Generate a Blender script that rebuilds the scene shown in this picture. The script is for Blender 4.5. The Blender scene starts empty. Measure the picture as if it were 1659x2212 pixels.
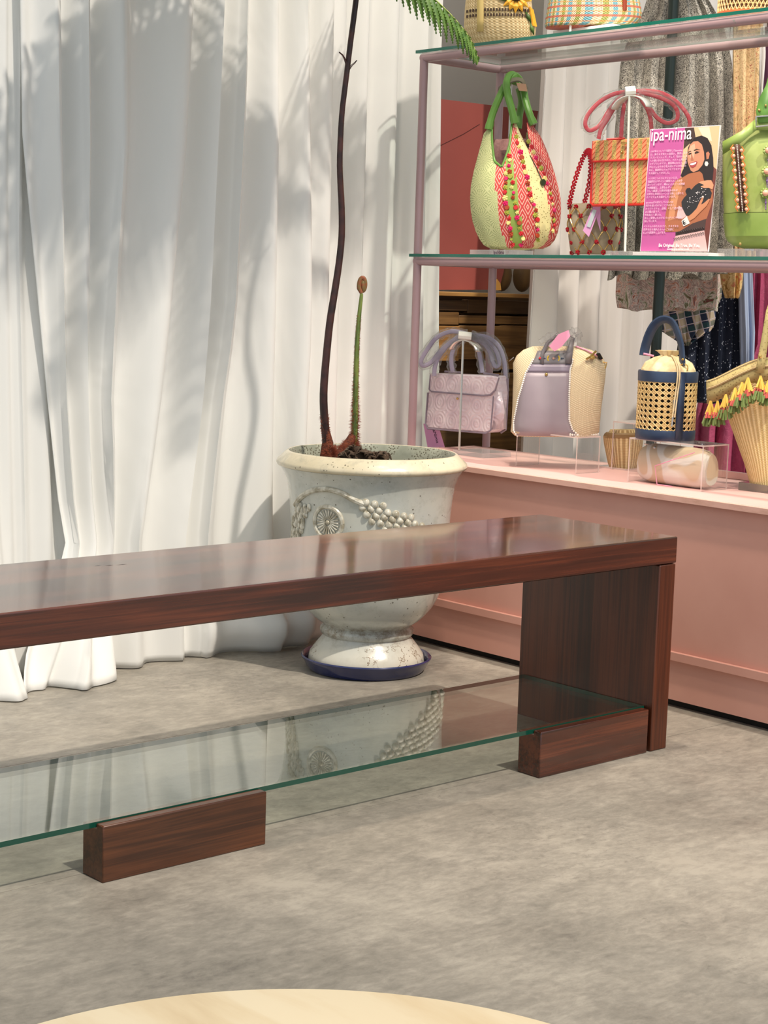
import bpy, bmesh, math, random
from mathutils import Vector, Matrix
sc = bpy.context.scene
PI = math.pi
# ------------------------------------------------------------------ camera
CAM = Vector((0, 0, .93893))
FW = Vector((.65882856, .74103486, -.1296621)); RT = Vector((.74966338, -.66109918, .0308657)); UP = Vector((.06284695, .11753813, .99107772))
FPX = 3685.2
cd = bpy.data.cameras.new('camera'); co = bpy.data.objects.new('camera', cd); sc.collection.objects.link(co)
cd.sensor_fit = 'HORIZONTAL'; cd.sensor_width = 36; cd.lens = FPX / 1659 * 36; cd.clip_start = .05
co.matrix_world = Matrix(((RT.x, UP.x, -FW.x, CAM.x), (RT.y, UP.y, -FW.y, CAM.y), (RT.z, UP.z, -FW.z, CAM.z), (0, 0, 0, 1)))
sc.camera = co
# ------------------------------------------------------------------ light
w = bpy.data.worlds.new('world'); sc.world = w; w.use_nodes = True
bg = w.node_tree.nodes['Background']; bg.inputs[0].default_value = (.86, .93, 1.0, 1); bg.inputs[1].default_value = .74
def sun(d, strength, col, ang):
    l = bpy.data.lights.new('sun', 'SUN'); l.energy = strength; l.color = col; l.angle = math.radians(ang)
    o = bpy.data.objects.new('sun', l); sc.collection.objects.link(o)
    o.rotation_euler = Vector(d).to_track_quat('-Z', 'Y').to_euler(); o.location = (1, 0, 4)
sun((-.03, 1, -1.42), 2.9, (1, .90, .79), 1.3)
def spot(loc, tgt, power, col, cone, blend=.6, size=.06):
    l = bpy.data.lights.new('ceiling_or_fill_spot', 'SPOT'); l.energy = power; l.color = col; l.spot_size = math.radians(cone); l.spot_blend = blend; l.shadow_soft_size = size
    o = bpy.data.objects.new('ceiling_or_fill_spot', l); sc.collection.objects.link(o); o.location = loc
    o.rotation_euler = (Vector(tgt) - Vector(loc)).to_track_quat('-Z', 'Y').to_euler()
spot((2.45, 2.35, 3.1), (3.15, 2.35, .6), 150, (1, .84, .68), 75)
spot((2.55, 3.05, 3.1), (3.35, 3.3, .8), 45, (1, .86, .72), 60)
spot((1.9, 1.3, 3.1), (2.2, 1.9, 0), 45, (1, .84, .66), 80)
spot((3.1, 2.5, 3.2), (3.9, 3.05, 1.1), 60, (1, .9, .8), 40)  # fill light added to brighten the hanging clothes, not a known lamp
spot((2.2, 1.9, 2.9), (3.4, 2.7, 1.2), 85, (1, .9, .8), 45)
vs = sc.view_settings; vs.view_transform = 'Standard'; vs.look = 'None'; vs.gamma = 1; vs.exposure = 0.09; vs.use_curve_mapping = False
# ------------------------------------------------------------------ helpers
def ray(px, py): return FW + RT * ((px - 829.5) / FPX) - UP * ((py - 1106) / FPX)
def at(px, py, ax, val):                      # point seen at a pixel, lying on the plane x, y or z = val
    d = ray(px, py); return CAM + d * ((val - CAM[ax]) / d[ax])
def onplane(px, py, P, n):
    d = ray(px, py); return CAM + d * ((Vector(P) - CAM).dot(n) / d.dot(n))
def link(o): sc.collection.objects.link(o); return o
def tag(o, label=None, cat=None, group=None, kind=None):
    if label: o['label'] = label
    if cat: o['category'] = cat
    if group: o['group'] = group
    if kind: o['kind'] = kind
    return o
def thing(name, label, cat, loc=(0, 0, 0), group=None):
    o = link(bpy.data.objects.new(name, None)); o.location = loc; o.empty_display_size = .05
    return tag(o, label, cat, group)
def worldloc(o):
    v = Vector((0, 0, 0))
    while o: v += o.location; o = o.parent
    return v
class MB:
    def __init__(s): s.v = []; s.f = []; s.m = []; s.uv = []
    def add(s, vs, fs, mi=0, uvs=None):
        b = len(s.v); s.v += [Vector(q) for q in vs]
        for k, f in enumerate(fs):
            s.f.append([b + i for i in f]); s.m.append(mi if isinstance(mi, int) else mi[k])
            s.uv.append(uvs[k] if uvs else [(0, 0)] * len(f))
        return s
    def box(s, a, b, mi=0):
        x0, y0, z0 = [min(p, q) for p, q in zip(a, b)]; x1, y1, z1 = [max(p, q) for p, q in zip(a, b)]
        return s.add([(x0, y0, z0), (x1, y0, z0), (x1, y1, z0), (x0, y1, z0), (x0, y0, z1), (x1, y0, z1), (x1, y1, z1), (x0, y1, z1)],
                     [(0, 3, 2, 1), (4, 5, 6, 7), (0, 1, 5, 4), (1, 2, 6, 5), (2, 3, 7, 6), (3, 0, 4, 7)], mi)
    def prism(s, pts, off, mi=0):
        pts = [Vector(p) for p in pts]; n = len(pts); off = Vector(off)
        return s.add(pts + [p + off for p in pts], [list(range(n))[::-1], list(range(n, 2 * n))] + [[i, (i + 1) % n, n + (i + 1) % n, n + i] for i in range(n)], mi)
    def tube(s, pts, r, n=10, mi=0, cap=True, flat=1.0, ref=(0, 0, 1)):
        pts = [Vector(p) for p in pts]; N = len(pts); rr = r if isinstance(r, (list, tuple)) else [r] * N
        vs = []; fs = []; uvs = []; L = 0; nrm = None
        for i, p in enumerate(pts):
            t = (pts[min(i + 1, N - 1)] - pts[max(i - 1, 0)])
            t = t.normalized() if t.length > 1e-9 else Vector((0, 0, 1))
            if nrm is None:
                nrm = Vector(ref).cross(t)
                if nrm.length < .05: nrm = Vector((1, .3, 0)).cross(t)
            nrm = (nrm - t * nrm.dot(t)).normalized(); bn = t.cross(nrm)
            if i: L += (p - pts[i - 1]).length
            for k in range(n):
                a = 2 * PI * k / n; vs.append(p + nrm * math.cos(a) * rr[i] + bn * math.sin(a) * rr[i] * flat)
            if i:
                for k in range(n):
                    k2 = (k + 1) % n; fs.append(((i - 1) * n + k, (i - 1) * n + k2, i * n + k2, i * n + k))
                    uvs.append([(k / n * .05, L), ((k + 1) / n * .05, L), ((k + 1) / n * .05, L), (k / n * .05, L)])
        if cap:
            fs.append(list(range(n))[::-1]); fs.append(list(range((N - 1) * n, N * n))); uvs += [[(0, 0)] * n] * 2
        return s.add(vs, fs, mi, uvs)
    def sphere(s, c, r, n=10, m=6, mi=0, ax=None):
        c = Vector(c); R = r if isinstance(r, (list, tuple)) else (r, r, r)
        vs = [c + Vector((0, 0, R[2]))]
        for j in range(1, m):
            a = PI * j / m
            for k in range(n):
                b = 2 * PI * k / n; vs.append(c + Vector((R[0] * math.sin(a) * math.cos(b), R[1] * math.sin(a) * math.sin(b), R[2] * math.cos(a))))
        vs.append(c - Vector((0, 0, R[2]))); fs = []
        for k in range(n): fs.append((0, 1 + k, 1 + (k + 1) % n))
        for j in range(m - 2):
            for k in range(n): fs.append((1 + j * n + k, 1 + (j + 1) * n + k, 1 + (j + 1) * n + (k + 1) % n, 1 + j * n + (k + 1) % n))
        e = len(vs) - 1
        for k in range(n): fs.append((e, e - n + (k + 1) % n, e - n + k))
        return s.add(vs, fs, mi)
    def lathe(s, c, prof, n=64, mi=0, close=False):
        vs = []; fs = []; uvs = []; N = len(prof); cx, cy, cz = c
        for r, z in prof:
            for k in range(n): a = 2 * PI * k / n; vs.append((cx + r * math.cos(a), cy + r * math.sin(a), cz + z))
        for i in range(N - 1):
            for k in range(n):
                k2 = (k + 1) % n; fs.append((i * n + k, i * n + k2, (i + 1) * n + k2, (i + 1) * n + k))
                u0 = k / n; u1 = (k + 1) / n; uvs.append([(u0, prof[i][1]), (u1, prof[i][1]), (u1, prof[i + 1][1]), (u0, prof[i + 1][1])])
        if prof[0][0] > 1e-6 and not close: fs.append(list(range(n))[::-1]); uvs.append([(0, 0)] * n)
        if prof[-1][0] > 1e-6 and not close: fs.append(list(range((N - 1) * n, N * n))); uvs.append([(0, 0)] * n)
        return s.add(vs, fs, mi, uvs)
    def grid(s, P, UV=None, mi=0, wrap=False, caps=False, mfn=None):
        # P rows of points
        R = len(P); C = len(P[0]); vs = [p for r in P for p in r]; fs = []; uvs = []; ms = []
        for i in range(R - 1):
            for k in range(C if wrap else C - 1):
                k2 = (k + 1) % C; fs.append((i * C + k, i * C + k2, (i + 1) * C + k2, (i + 1) * C + k))
                if UV:
                    q = UV[i]; q2 = UV[i + 1]; kk = k + 1
                    uvs.append([q[k], q[kk], q2[kk], q2[k]])
                else: uvs.append([(0, 0)] * 4)
                ms.append(mfn(i, k) if mfn else mi)
        if caps:
            fs.append(list(range(C))[::-1]); fs.append(list(range((R - 1) * C, R * C))); uvs += [[(0, 0)] * C] * 2; ms += [ms[0], ms[-1]]
        return s.add(vs, fs, ms, uvs)
    def build(s, name, mats, parent=None, bevel=0, smooth=True, label=None, sharp=35, kind=None, solid=0, seg=2):
        off = worldloc(parent) if parent else Vector((0, 0, 0))
        me = bpy.data.meshes.new(name); me.from_pydata([tuple(q - off) for q in s.v], [], s.f)
        if not isinstance(mats, (list, tuple)): mats = [mats]
        for m in mats: me.materials.append(m)
        me.polygons.foreach_set('material_index', s.m)
        ul = me.uv_layers.new(name='UVMap'); flat = []
        for q in s.uv:
            for a in q: flat += [a[0], a[1]]
        ul.data.foreach_set('uv', flat)
        bm = bmesh.new(); bm.from_mesh(me); bmesh.ops.recalc_face_normals(bm, faces=bm.faces); bm.to_mesh(me); bm.free()
        if smooth:
            me.polygons.foreach_set('use_smooth', [True] * len(me.polygons))
            try: me.set_sharp_from_angle(angle=math.radians(sharp))
            except Exception: pass
        me.update()
        o = link(bpy.data.objects.new(name, me))
        if parent: o.parent = parent
        if bevel:
            b = o.modifiers.new('bevel', 'BEVEL'); b.width = bevel; b.segments = seg; b.limit_method = 'ANGLE'; b.angle_limit = math.radians(40)
        if solid:
            b = o.modifiers.new('solid', 'SOLIDIFY'); b.thickness = solid; b.offset = 0
        if label: o['label'] = label
        if kind: o['kind'] = kind
        return o
def smoothpath(pts, k=6):
    P = [Vector(p) for p in pts]; out = []
    for i in range(len(P) - 1):
        a = P[max(i - 1, 0)]; b = P[i]; c = P[i + 1]; d = P[min(i + 2, len(P) - 1)]
        for j in range(k):
            t = j / k; out.append(.5 * ((2 * b) + (c - a) * t + (2 * a - 5 * b + 4 * c - d) * t * t + (3 * b - a - 3 * c + d) * t ** 3))
    out.append(P[-1]); return out
def lerp(a, b, t): return a + (b - a) * t
def interp(x, xs, ys):
    if x <= xs[0]: return ys[0]
    for i in range(len(xs) - 1):
        if x <= xs[i + 1]: return lerp(ys[i], ys[i + 1], (x - xs[i]) / (xs[i + 1] - xs[i]))
    return ys[-1]
# ------------------------------------------------------------------ materials
class V:
    def __init__(s, nt, sk): s.nt = nt; s.s = sk
    def _m(s, op, *a):
        n = s.nt.nodes.new('ShaderNodeMath'); n.operation = op
        for i, q in enumerate((s,) + a):
            if isinstance(q, V): s.nt.links.new(q.s, n.inputs[i])
            else: n.inputs[i].default_value = q
        return V(s.nt, n.outputs[0])
    def __add__(s, o): return s._m('ADD', o)
    __radd__ = __add__
    def __sub__(s, o): return s._m('SUBTRACT', o)
    def __rsub__(s, o): return (s * -1) + o
    def __mul__(s, o): return s._m('MULTIPLY', o)
    __rmul__ = __mul__
    def __truediv__(s, o): return s._m('DIVIDE', o)
    def frac(s): return s._m('FRACT')
    def floor(s): return s._m('FLOOR')
    def abs(s): return s._m('ABSOLUTE')
    def lt(s, o): return s._m('LESS_THAN', o)
    def gt(s, o): return s._m('GREATER_THAN', o)
    def mn(s, o): return s._m('MINIMUM', o)
    def mx(s, o): return s._m('MAXIMUM', o)
    def sin(s): return s._m('SINE')
    def sqrt(s): return s._m('SQRT')
    def atan2(s, o): return s._m('ARCTAN2', o)
    def pw(s, o): return s._m('POWER', o)
    def mod(s, o): return s._m('MODULO', o)
class T:
    """node helper bound to one material"""
    def __init__(s, nt): s.nt = nt; s._tc = None
    def tc(s, out):
        if not s._tc: s._tc = s.nt.nodes.new('ShaderNodeTexCoord')
        return s._tc.outputs[out]
    def sep(s, out='Object'):
        n = s.nt.nodes.new('ShaderNodeSeparateXYZ'); s.nt.links.new(s.tc(out), n.inputs[0]); return [V(s.nt, q) for q in n.outputs]
    def uv(s): return s.sep('UV')[:2]
    def comb(s, x, y, z=0):
        n = s.nt.nodes.new('ShaderNodeCombineXYZ')
        for i, q in enumerate((x, y, z)):
            if isinstance(q, V): s.nt.links.new(q.s, n.inputs[i])
            else: n.inputs[i].default_value = q
        return n.outputs[0]
    def noise(s, scale, detail=4, rough=.55, co='Object', stretch=None, out=0, dist=0):
        src = s.tc(co) if isinstance(co, str) else co
        if stretch:
            m = s.nt.nodes.new('ShaderNodeMapping'); m.inputs['Scale'].default_value = stretch; s.nt.links.new(src, m.inputs[0]); src = m.outputs[0]
        n = s.nt.nodes.new('ShaderNodeTexNoise'); n.inputs['Scale'].default_value = scale; n.inputs['Detail'].default_value = detail; n.inputs['Roughness'].default_value = rough; n.inputs['Distortion'].default_value = dist
        s.nt.links.new(src, n.inputs['Vector']); return V(s.nt, n.outputs[out])
    def vor(s, scale, co='Object', feature='F1', out='Distance', rnd=1, stretch=None):
        src = s.tc(co) if isinstance(co, str) else co
        if stretch:
            m = s.nt.nodes.new('ShaderNodeMapping'); m.inputs['Scale'].default_value = stretch; s.nt.links.new(src, m.inputs[0]); src = m.outputs[0]
        n = s.nt.nodes.new('ShaderNodeTexVoronoi'); n.feature = feature; n.inputs['Scale'].default_value = scale; n.inputs['Randomness'].default_value = rnd
        s.nt.links.new(src, n.inputs['Vector']); return V(s.nt, n.outputs[out])
    def ramp(s, v, stops):
        n = s.nt.nodes.new('ShaderNodeValToRGB'); s.nt.links.new(v.s, n.inputs[0]); e = n.color_ramp.elements
        while len(e) < len(stops): e.new(.5)
        for q, (p, c) in zip(e, stops): q.position = p; q.color = (c[0], c[1], c[2], 1)
        return V(s.nt, n.outputs[0])
    def mix(s, f, a, b):
        n = s.nt.nodes.new('ShaderNodeMix'); n.data_type = 'RGBA'
        for i, q in ((0, f), (6, a), (7, b)):
            if isinstance(q, V): s.nt.links.new(q.s, n.inputs[i])
            elif i: n.inputs[i].default_value = (q[0], q[1], q[2], 1)
            else: n.inputs[0].default_value = q
        return V(s.nt, n.outputs[2])
    def smooth(s, v, a, b):
        n = s.nt.nodes.new('ShaderNodeMapRange'); n.inputs[1].default_value = a; n.inputs[2].default_value = b; s.nt.links.new(v.s, n.inputs[0]); return V(s.nt, n.outputs[0])
def S(r, g, b):                                # sRGB 0-255 to linear
    f = lambda c: (c / 255) / 12.92 if c < 10 else ((c / 255 + .055) / 1.055) ** 2.4
    return (f(r), f(g), f(b))
def M(name, col=(.5, .5, .5), rough=.5, metal=0, pat=None, bump=None, bs=.3, bd=.002, rp=None, coat=0, spec=.5, trans=0, alpha=None, sheen=0, sub=0):
    m = bpy.data.materials.new(name); m.use_nodes = True; nt = m.node_tree; b = nt.nodes['Principled BSDF']; t = T(nt)
    b.inputs['Base Color'].default_value = (*col, 1); b.inputs['Roughness'].default_value = rough; b.inputs['Metallic'].default_value = metal
    b.inputs['Coat Weight'].default_value = coat; b.inputs['Coat Roughness'].default_value = .08; b.inputs['Specular IOR Level'].default_value = spec; b.inputs['Sheen Weight'].default_value = sheen
    if pat: nt.links.new(pat(t).s, b.inputs['Base Color'])
    if rp: nt.links.new(rp(t).s, b.inputs['Roughness'])
    if bump:
        n = nt.nodes.new('ShaderNodeBump'); n.inputs['Strength'].default_value = bs; n.inputs['Distance'].default_value = bd
        nt.links.new(bump(t).s, n.inputs['Height']); nt.links.new(n.outputs[0], b.inputs['Normal'])
    if alpha is not None:
        if callable(alpha): nt.links.new(alpha(t).s, b.inputs['Alpha'])
        else: b.inputs['Alpha'].default_value = alpha
    if trans:                                   # thin cloth: part of the light passes through
        td = nt.nodes.new('ShaderNodeBsdfTranslucent'); td.inputs[0].default_value = (*col, 1); mx = nt.nodes.new('ShaderNodeMixShader'); mx.inputs[0].default_value = trans
        nt.links.new(b.outputs[0], mx.inputs[1]); nt.links.new(td.outputs[0], mx.inputs[2]); nt.links.new(mx.outputs[0], nt.nodes['Material Output'].inputs[0])
    return m
def clear(name, tint, ior=1.5, rough=0.0, haze=0.0, hcol=(.8, .8, .8), bump=None, bs=.4):     # thin clear sheet: fresnel mirror over tinted transparency
    m = bpy.data.materials.new(name); m.use_nodes = True; nt = m.node_tree; nt.nodes.remove(nt.nodes['Principled BSDF'])
    tr = nt.nodes.new('ShaderNodeBsdfTransparent'); tr.inputs[0].default_value = (*tint, 1)
    gl = nt.nodes.new('ShaderNodeBsdfGlossy'); gl.inputs['Roughness'].default_value = rough; gl.inputs[0].default_value = (1, 1, 1, 1)
    ge = nt.nodes.new('ShaderNodeNewGeometry'); t = T(nt); back = V(nt, ge.outputs['Backfacing']); fr = nt.nodes.new('ShaderNodeFresnel')
    nt.links.new((back * (1 / ior - ior) + ior).s, fr.inputs[0])
    mx = nt.nodes.new('ShaderNodeMixShader'); nt.links.new(fr.outputs[0], mx.inputs[0]); nt.links.new(tr.outputs[0], mx.inputs[1]); nt.links.new(gl.outputs[0], mx.inputs[2]); out = mx
    if bump:
        n = nt.nodes.new('ShaderNodeBump'); n.inputs['Strength'].default_value = bs; n.inputs['Distance'].default_value = .004
        nt.links.new(bump(t).s, n.inputs['Height']); nt.links.new(n.outputs[0], gl.inputs['Normal']); nt.links.new(n.outputs[0], fr.inputs['Normal'])
    if haze:
        df = nt.nodes.new('ShaderNodeBsdfDiffuse'); df.inputs[0].default_value = (*hcol, 1); m2 = nt.nodes.new('ShaderNodeMixShader'); m2.inputs[0].default_value = haze
        nt.links.new(mx.outputs[0], m2.inputs[1]); nt.links.new(df.outputs[0], m2.inputs[2]); out = m2
    nt.links.new(out.outputs[0], nt.nodes['Material Output'].inputs[0]); return m

def concrete(t):
    a = t.noise(2.2, 9, .62, stretch=(1, 1, 1), dist=.5); b = t.noise(9, 8, .7, stretch=(.8, 1.5, 1), dist=.6); c = t.noise(55, 5, .7, stretch=(.7, 1.4, 1)); d = t.noise(.9, 3, .5)
    e = t.noise(3.4, 10, .68, dist=1.2); k = t.noise(1.7, 2, .5).gt(.56) * t.smooth(t.noise(48, 6, .75), .54, .64); f = t.noise(26, 8, .75, stretch=(.8, 1.3, 1), dist=.8)
    h = a * .26 + b * .15 + c * .16 + d * .14 + e * .17 + f * .20
    return t.mix(k * .3, t.ramp(h, [(.41, S(96, 91, 84)), (.48, S(122, 117, 107)), (.53, S(137, 131, 120)), (.61, S(162, 155, 142))]), S(80, 76, 69))
m_floor = M('polished_concrete', rough=.42, pat=concrete, bump=lambda t: t.noise(30, 8, .7, stretch=(.7, 1.3, 1)), bs=.18, bd=.002, rp=lambda t: t.smooth(t.noise(5, 5), .3, .7) * .2 + .4)
m_joint = M('floor_joint', S(70, 66, 58), .9)
def fibre(t): return t.noise(4, 3, .5, stretch=(1, 1, .5), dist=.8)
m_curtain = M('white_curtain_cloth', S(243, 243, 239), .8, bump=fibre, bs=.3, bd=.03, trans=.22, sheen=.2)
m_curtain2 = M('white_curtain_far_cloth', S(232, 228, 222), .8, trans=.15)
def woodp(ax, c0, c1, c2, sc_=1):
    def f(t):
        st = [130, 130, 130]; st[ax] = 2.6; g = t.noise(1 * sc_, 6, .65, stretch=st, dist=.5); st2 = [9, 9, 9]; st2[ax] = .9; h = t.noise(1 * sc_, 3, .5, stretch=st2, dist=1.2)
        return t.ramp(g * .45 + h * .55, [(.40, c0), (.5, c1), (.60, c2)])
    return f
WC = (S(46, 20, 11), S(72, 32, 18), S(100, 48, 27))
m_wood_x = M('red_brown_wood_lengthwise', rough=.2, pat=woodp(0, *WC), coat=.55, bump=lambda t: t.noise(1, 5, .6, stretch=(3, 90, 90)), bs=.05, bd=.001)
m_wood_z = M('red_brown_wood_upright', rough=.4, pat=woodp(2, S(50, 24, 12), S(72, 34, 18), S(94, 46, 25)), bump=lambda t: t.noise(1, 5, .6, stretch=(90, 90, 3)), bs=.05, bd=.001)
m_wood_block = M('warm_brown_wood_block', rough=.3, pat=woodp(0, S(56, 30, 16), S(86, 48, 26), S(108, 64, 36)), coat=.15)
m_glass = clear('clear_green_glass', (.93, .975, .95), 1.62)
m_gedge = M('green_glass_edge', S(8, 66, 52), .12, spec=.7)
m_gedge2 = M('teal_glass_edge', S(20, 104, 88), .12, spec=.7)
m_acryl = clear('clear_acrylic', (.985, .98, .975), 1.49, haze=.02)
m_aedge = M('bright_acrylic_edge', S(226, 206, 198), .15, spec=.7, alpha=.75)
m_plast = clear('crumpled_clear_film', (.93, .93, .93), 1.45, rough=.12, haze=.04, hcol=(.9, .88, .88), bump=lambda t: t.noise(90, 5, .7), bs=1)
def glaze(base, warm):
    def f(t):
        n = t.noise(7, 5, .6); sp = t.vor(85, rnd=1).lt(.13); sel = t.noise(11, 3).gt(.53); z = t.sep()[2]
        crack = t.vor(24, feature='DISTANCE_TO_EDGE').lt(.018) * t.noise(6, 2).gt(.56)
        neck = t.smooth((z + .045 * (t.noise(14, 4) - .5) - .098).abs(), .034, .006) * t.smooth(t.noise(30, 6, .75), .42, .62); foot = t.smooth(z, .085, .02)
        c = t.mix(t.smooth(n, .35, .65), base, warm); c = t.mix(t.smooth(t.noise(34, 6, .7), .5, .68) * .35, c, S(146, 146, 132)); c = t.mix(foot * .6, c, S(222, 212, 190))
        c = t.mix(neck * .8, c, S(112, 98, 74)); c = t.mix((t.noise(13, 6, .7) - .5).abs().lt(.007) * t.smooth(z, .085, .06) * t.noise(6, 2).gt(.47), c, S(110, 82, 50))
        sp2 = (t.vor(46).lt(.10)) * t.noise(8, 2).gt(.5)
        return t.mix(((sp * sel).mx(sp2)) * .8, c, S(74, 66, 52))
    return f
m_pot = M('pale_crackle_glaze', rough=.25, pat=glaze(S(186, 190, 184), S(200, 200, 188)), coat=.35, bump=lambda t: t.noise(16, 5, .6), bs=.25, bd=.004)
m_potin = M('grey_inner_glaze', rough=.3, pat=lambda t: t.mix(t.vor(190).lt(.34) * t.noise(14, 3).gt(.42), t.mix(t.smooth(t.noise(14, 5), .35, .65), S(134, 138, 122), S(172, 174, 156)), S(84, 78, 60)))
m_rim = M('cream_glaze_rim', rough=.25, pat=glaze(S(222, 212, 186), S(206, 194, 164)), coat=.3, bump=lambda t: t.noise(25, 5, .6), bs=.2, bd=.003)
m_orn = M('pale_relief_glaze', rough=.35, pat=lambda t: t.mix(t.smooth(t.noise(60, 4), .42, .62), S(214, 210, 194), S(160, 152, 130)), coat=.2)
m_saucer = M('cobalt_blue_glaze', S(24, 34, 84), .16, coat=.5)
m_soil = M('dark_soil', rough=.95, pat=lambda t: t.ramp(t.noise(90, 5, .7), [(.35, S(34, 26, 18)), (.65, S(84, 66, 48))]), bump=lambda t: t.noise(70, 6, .7), bs=1, bd=.01)
m_stem = M('dark_brown_frond_stalk', rough=.4, pat=lambda t: t.mix(t.smooth(t.noise(30, 4), .4, .6), S(36, 16, 14), S(62, 30, 24)))
m_stemfuzz = M('rusty_stalk_base', rough=.9, pat=lambda t: t.ramp(t.noise(140, 5, .7), [(.35, S(60, 26, 16)), (.65, S(132, 66, 38))]), bump=lambda t: t.noise(250, 3), bs=1, bd=.004)
m_green = M('green_young_stalk', rough=.45, pat=lambda t: t.mix(t.smooth(t.noise(60, 3, stretch=(1, 1, .2)), .4, .62), S(74, 96, 40), S(122, 136, 62)))
m_hair = M('rusty_hairs', S(138, 66, 42), .8)
m_husk = M('dry_brown_husk', rough=.7, pat=lambda t: t.mix(t.noise(40, 4), S(48, 34, 26), S(112, 90, 70)))
m_fiddle = M('olive_brown_fiddlehead', rough=.6, pat=lambda t: t.mix(t.smooth(t.noise(90, 4), .4, .6), S(120, 100, 56), S(140, 74, 44)))
m_leaf = M('fern_leaf_green', rough=.45, pat=lambda t: t.mix(t.smooth(t.noise(60, 3), .35, .65), S(56, 90, 36), S(98, 128, 60)), trans=.25)
m_leaf.node_tree.nodes['Translucent BSDF'].inputs[0].default_value = (*S(110, 150, 50), 1)
m_rachis = M('pale_green_rachis', S(150, 166, 90), .5)
m_pink = M('matt_pink_board', rough=.55, pat=lambda t: t.mix(t.smooth(t.noise(2.5, 5), .35, .65), S(212, 156, 140), S(222, 168, 152)))
m_pinktop = M('light_pink_counter_board', rough=.5, pat=lambda t: t.mix(t.smooth(t.noise(3, 5), .35, .65), S(220, 174, 168), S(230, 186, 178)))
m_pinkedge = M('worn_pink_plywood_edge', rough=.6, pat=lambda t: t.mix(t.smooth(t.noise(7, 7, .7, stretch=(1, .6, 2)), .5, .7), S(226, 178, 162), S(190, 140, 116)))
m_black = M('black_kick_strip', S(20, 19, 17), .7)
m_mauve = M('dusty_pink_tube_paint', rough=.32, pat=lambda t: t.mix(t.noise(14, 6, .7).gt(.67), S(164, 136, 140), S(136, 132, 128)), spec=.6, metal=.15)
m_steel = M('brushed_steel', S(206, 202, 196), .25, metal=.9)
m_gold = M('gold_fittings', S(214, 180, 110), .25, metal=.9)
m_travert = M('cream_travertine', rough=.3, pat=lambda t: t.ramp(t.noise(1.6, 7, .6, stretch=(7, 1.4, 1), dist=.5), [(.36, S(216, 190, 148)), (.5, S(232, 210, 170)), (.62, S(240, 222, 186))]))
m_greywall = M('grey_plaster', rough=.85, pat=lambda t: t.mix(t.noise(3, 4), S(206, 200, 190), S(214, 208, 198)))
# ------------------------------------------------------------------ setting
def struct(o): o['kind'] = 'structure'; return o
fl = struct(MB().box((-1.2, -1.2, -.05), (6, 5.2, -.012)).build('floor', m_joint))
y = 2.872 - .6065 * 6
rowb = []
rowb = [-1.2, 2.2655, 2.872, 3.4785]
for i, yy in enumerate(rowb):
    MB().box((-1.2, yy + .0008, -.012), (6, (rowb + [5.2])[i + 1] - .0008, 0)).build('floor_slab', m_floor, fl)
struct(MB().box((-1.2, 4.15, 0), (6, 4.25, 3.2)).build('wall_back', m_greywall))
struct(MB().box((5.9, -1.2, 0), (6, 4.15, 3.2)).build('wall_right', m_greywall))

# ------------------------------------------------------------------ curtains
random.seed(4)
def curtain(name, label, rows, yfun, ztop, amp, hem, mat, n=7, ramp=False, group=None):
    """rows: list of (py, [crest px...]) ; folds are asymmetric pleats that follow the crests"""
    K = len(rows[0][1]); zs = [ztop, 1.9, 1.62, 1.5, 1.38, 1.26, 1.14, 1.02, .9, .78, .66, .54, .42, .32, .24, .17, .12, .08, .05, .02, .003]
    P = []; UV = []
    for z in zs:
        r = []; q = []; s = 0; last = None
        for k in range(K - 1):
            for j in range(n):
                t = j / n
                # crest positions at this height
                def cx(i):
                    return interp(-z, [-rw[0] for rw in rows], [rw[1][i] for rw in rows])
                x0, x1 = cx(k), cx(k + 1); x = lerp(x0, x1, t)
                wdt = x1 - x0
                # pleat profile: crest at t=0, falls quickly into the valley at .3, climbs slowly to the next crest
                a = math.cos(PI * t / .36) if t < .36 else -math.cos(PI * (t - .36) / .64)
                d = amp * min(1, wdt / .10) * (.5 + .5 * a) * (.62 + .38 * min(1, z / .3)) * (1 if k or not ramp else .15 + .85 * t)
                y = yfun(x) - d - hem(x, z, t)
                r.append(Vector((x, y, z + (0.0 if z > .01 else 0))))
        x = cx(K - 1); r.append(Vector((x, yfun(x) - amp * .5, z)))
        s = 0
        for i, p in enumerate(r):
            if i: s += (p - r[i - 1]).length
            q.append((s, z))
        P.append(r); UV.append(q)
    o = MB().grid(P, UV).build(name, mat, solid=.0015, sharp=80)
    tag(o, label, 'curtain', group); return o
def X(px, py, y=3.5): return at(px, py, 1, y).x
def rowX(py, z, L, y=3.5): return (z, [X(p, py, y) for p in L])
def first(x, x0): return min(1, .12 + max(0, x - x0) / .12)
def yb(x): return interp(x, [2.82, 3.02, 3.4], [3.495, 3.665, 3.71])
def yw(x): return yb(x)
def hemf(x, z, t):
    e = interp(x, [1.6, 2.1, 2.165, 2.20, 2.5, 2.72, 2.85, 3.0], [.13, .13, .12, .015, .01, .045, .03, .0])
    return e * max(0, 1 - z / .40) ** 1.6 * (1 + .25 * math.sin(x * 31)) + interp(x, [2.45, 2.55, 2.8, 2.9], [0, .05, .05, 0]) * math.exp(-((z - .07) / .05) ** 2)
SH = 26                                          # the crests stand towards the camera, which shifts them to the right in view
TR = [(62, 68, 106, 127, 160), (130, 135, 143, 150, 176), (186, 190, 196, 200, 214), (258, 262, 241, 232, 253), (407, 390, 355, 333, 291), (483, 468, 453, 437, 400), (529, 515, 499, 470, 440), (594, 590, 583, 579, 576), (656, 660, 664, 652, 645), (727, 727, 725, 722, 720), (824, 815, 811, 805, 800)]
R5 = []
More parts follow.
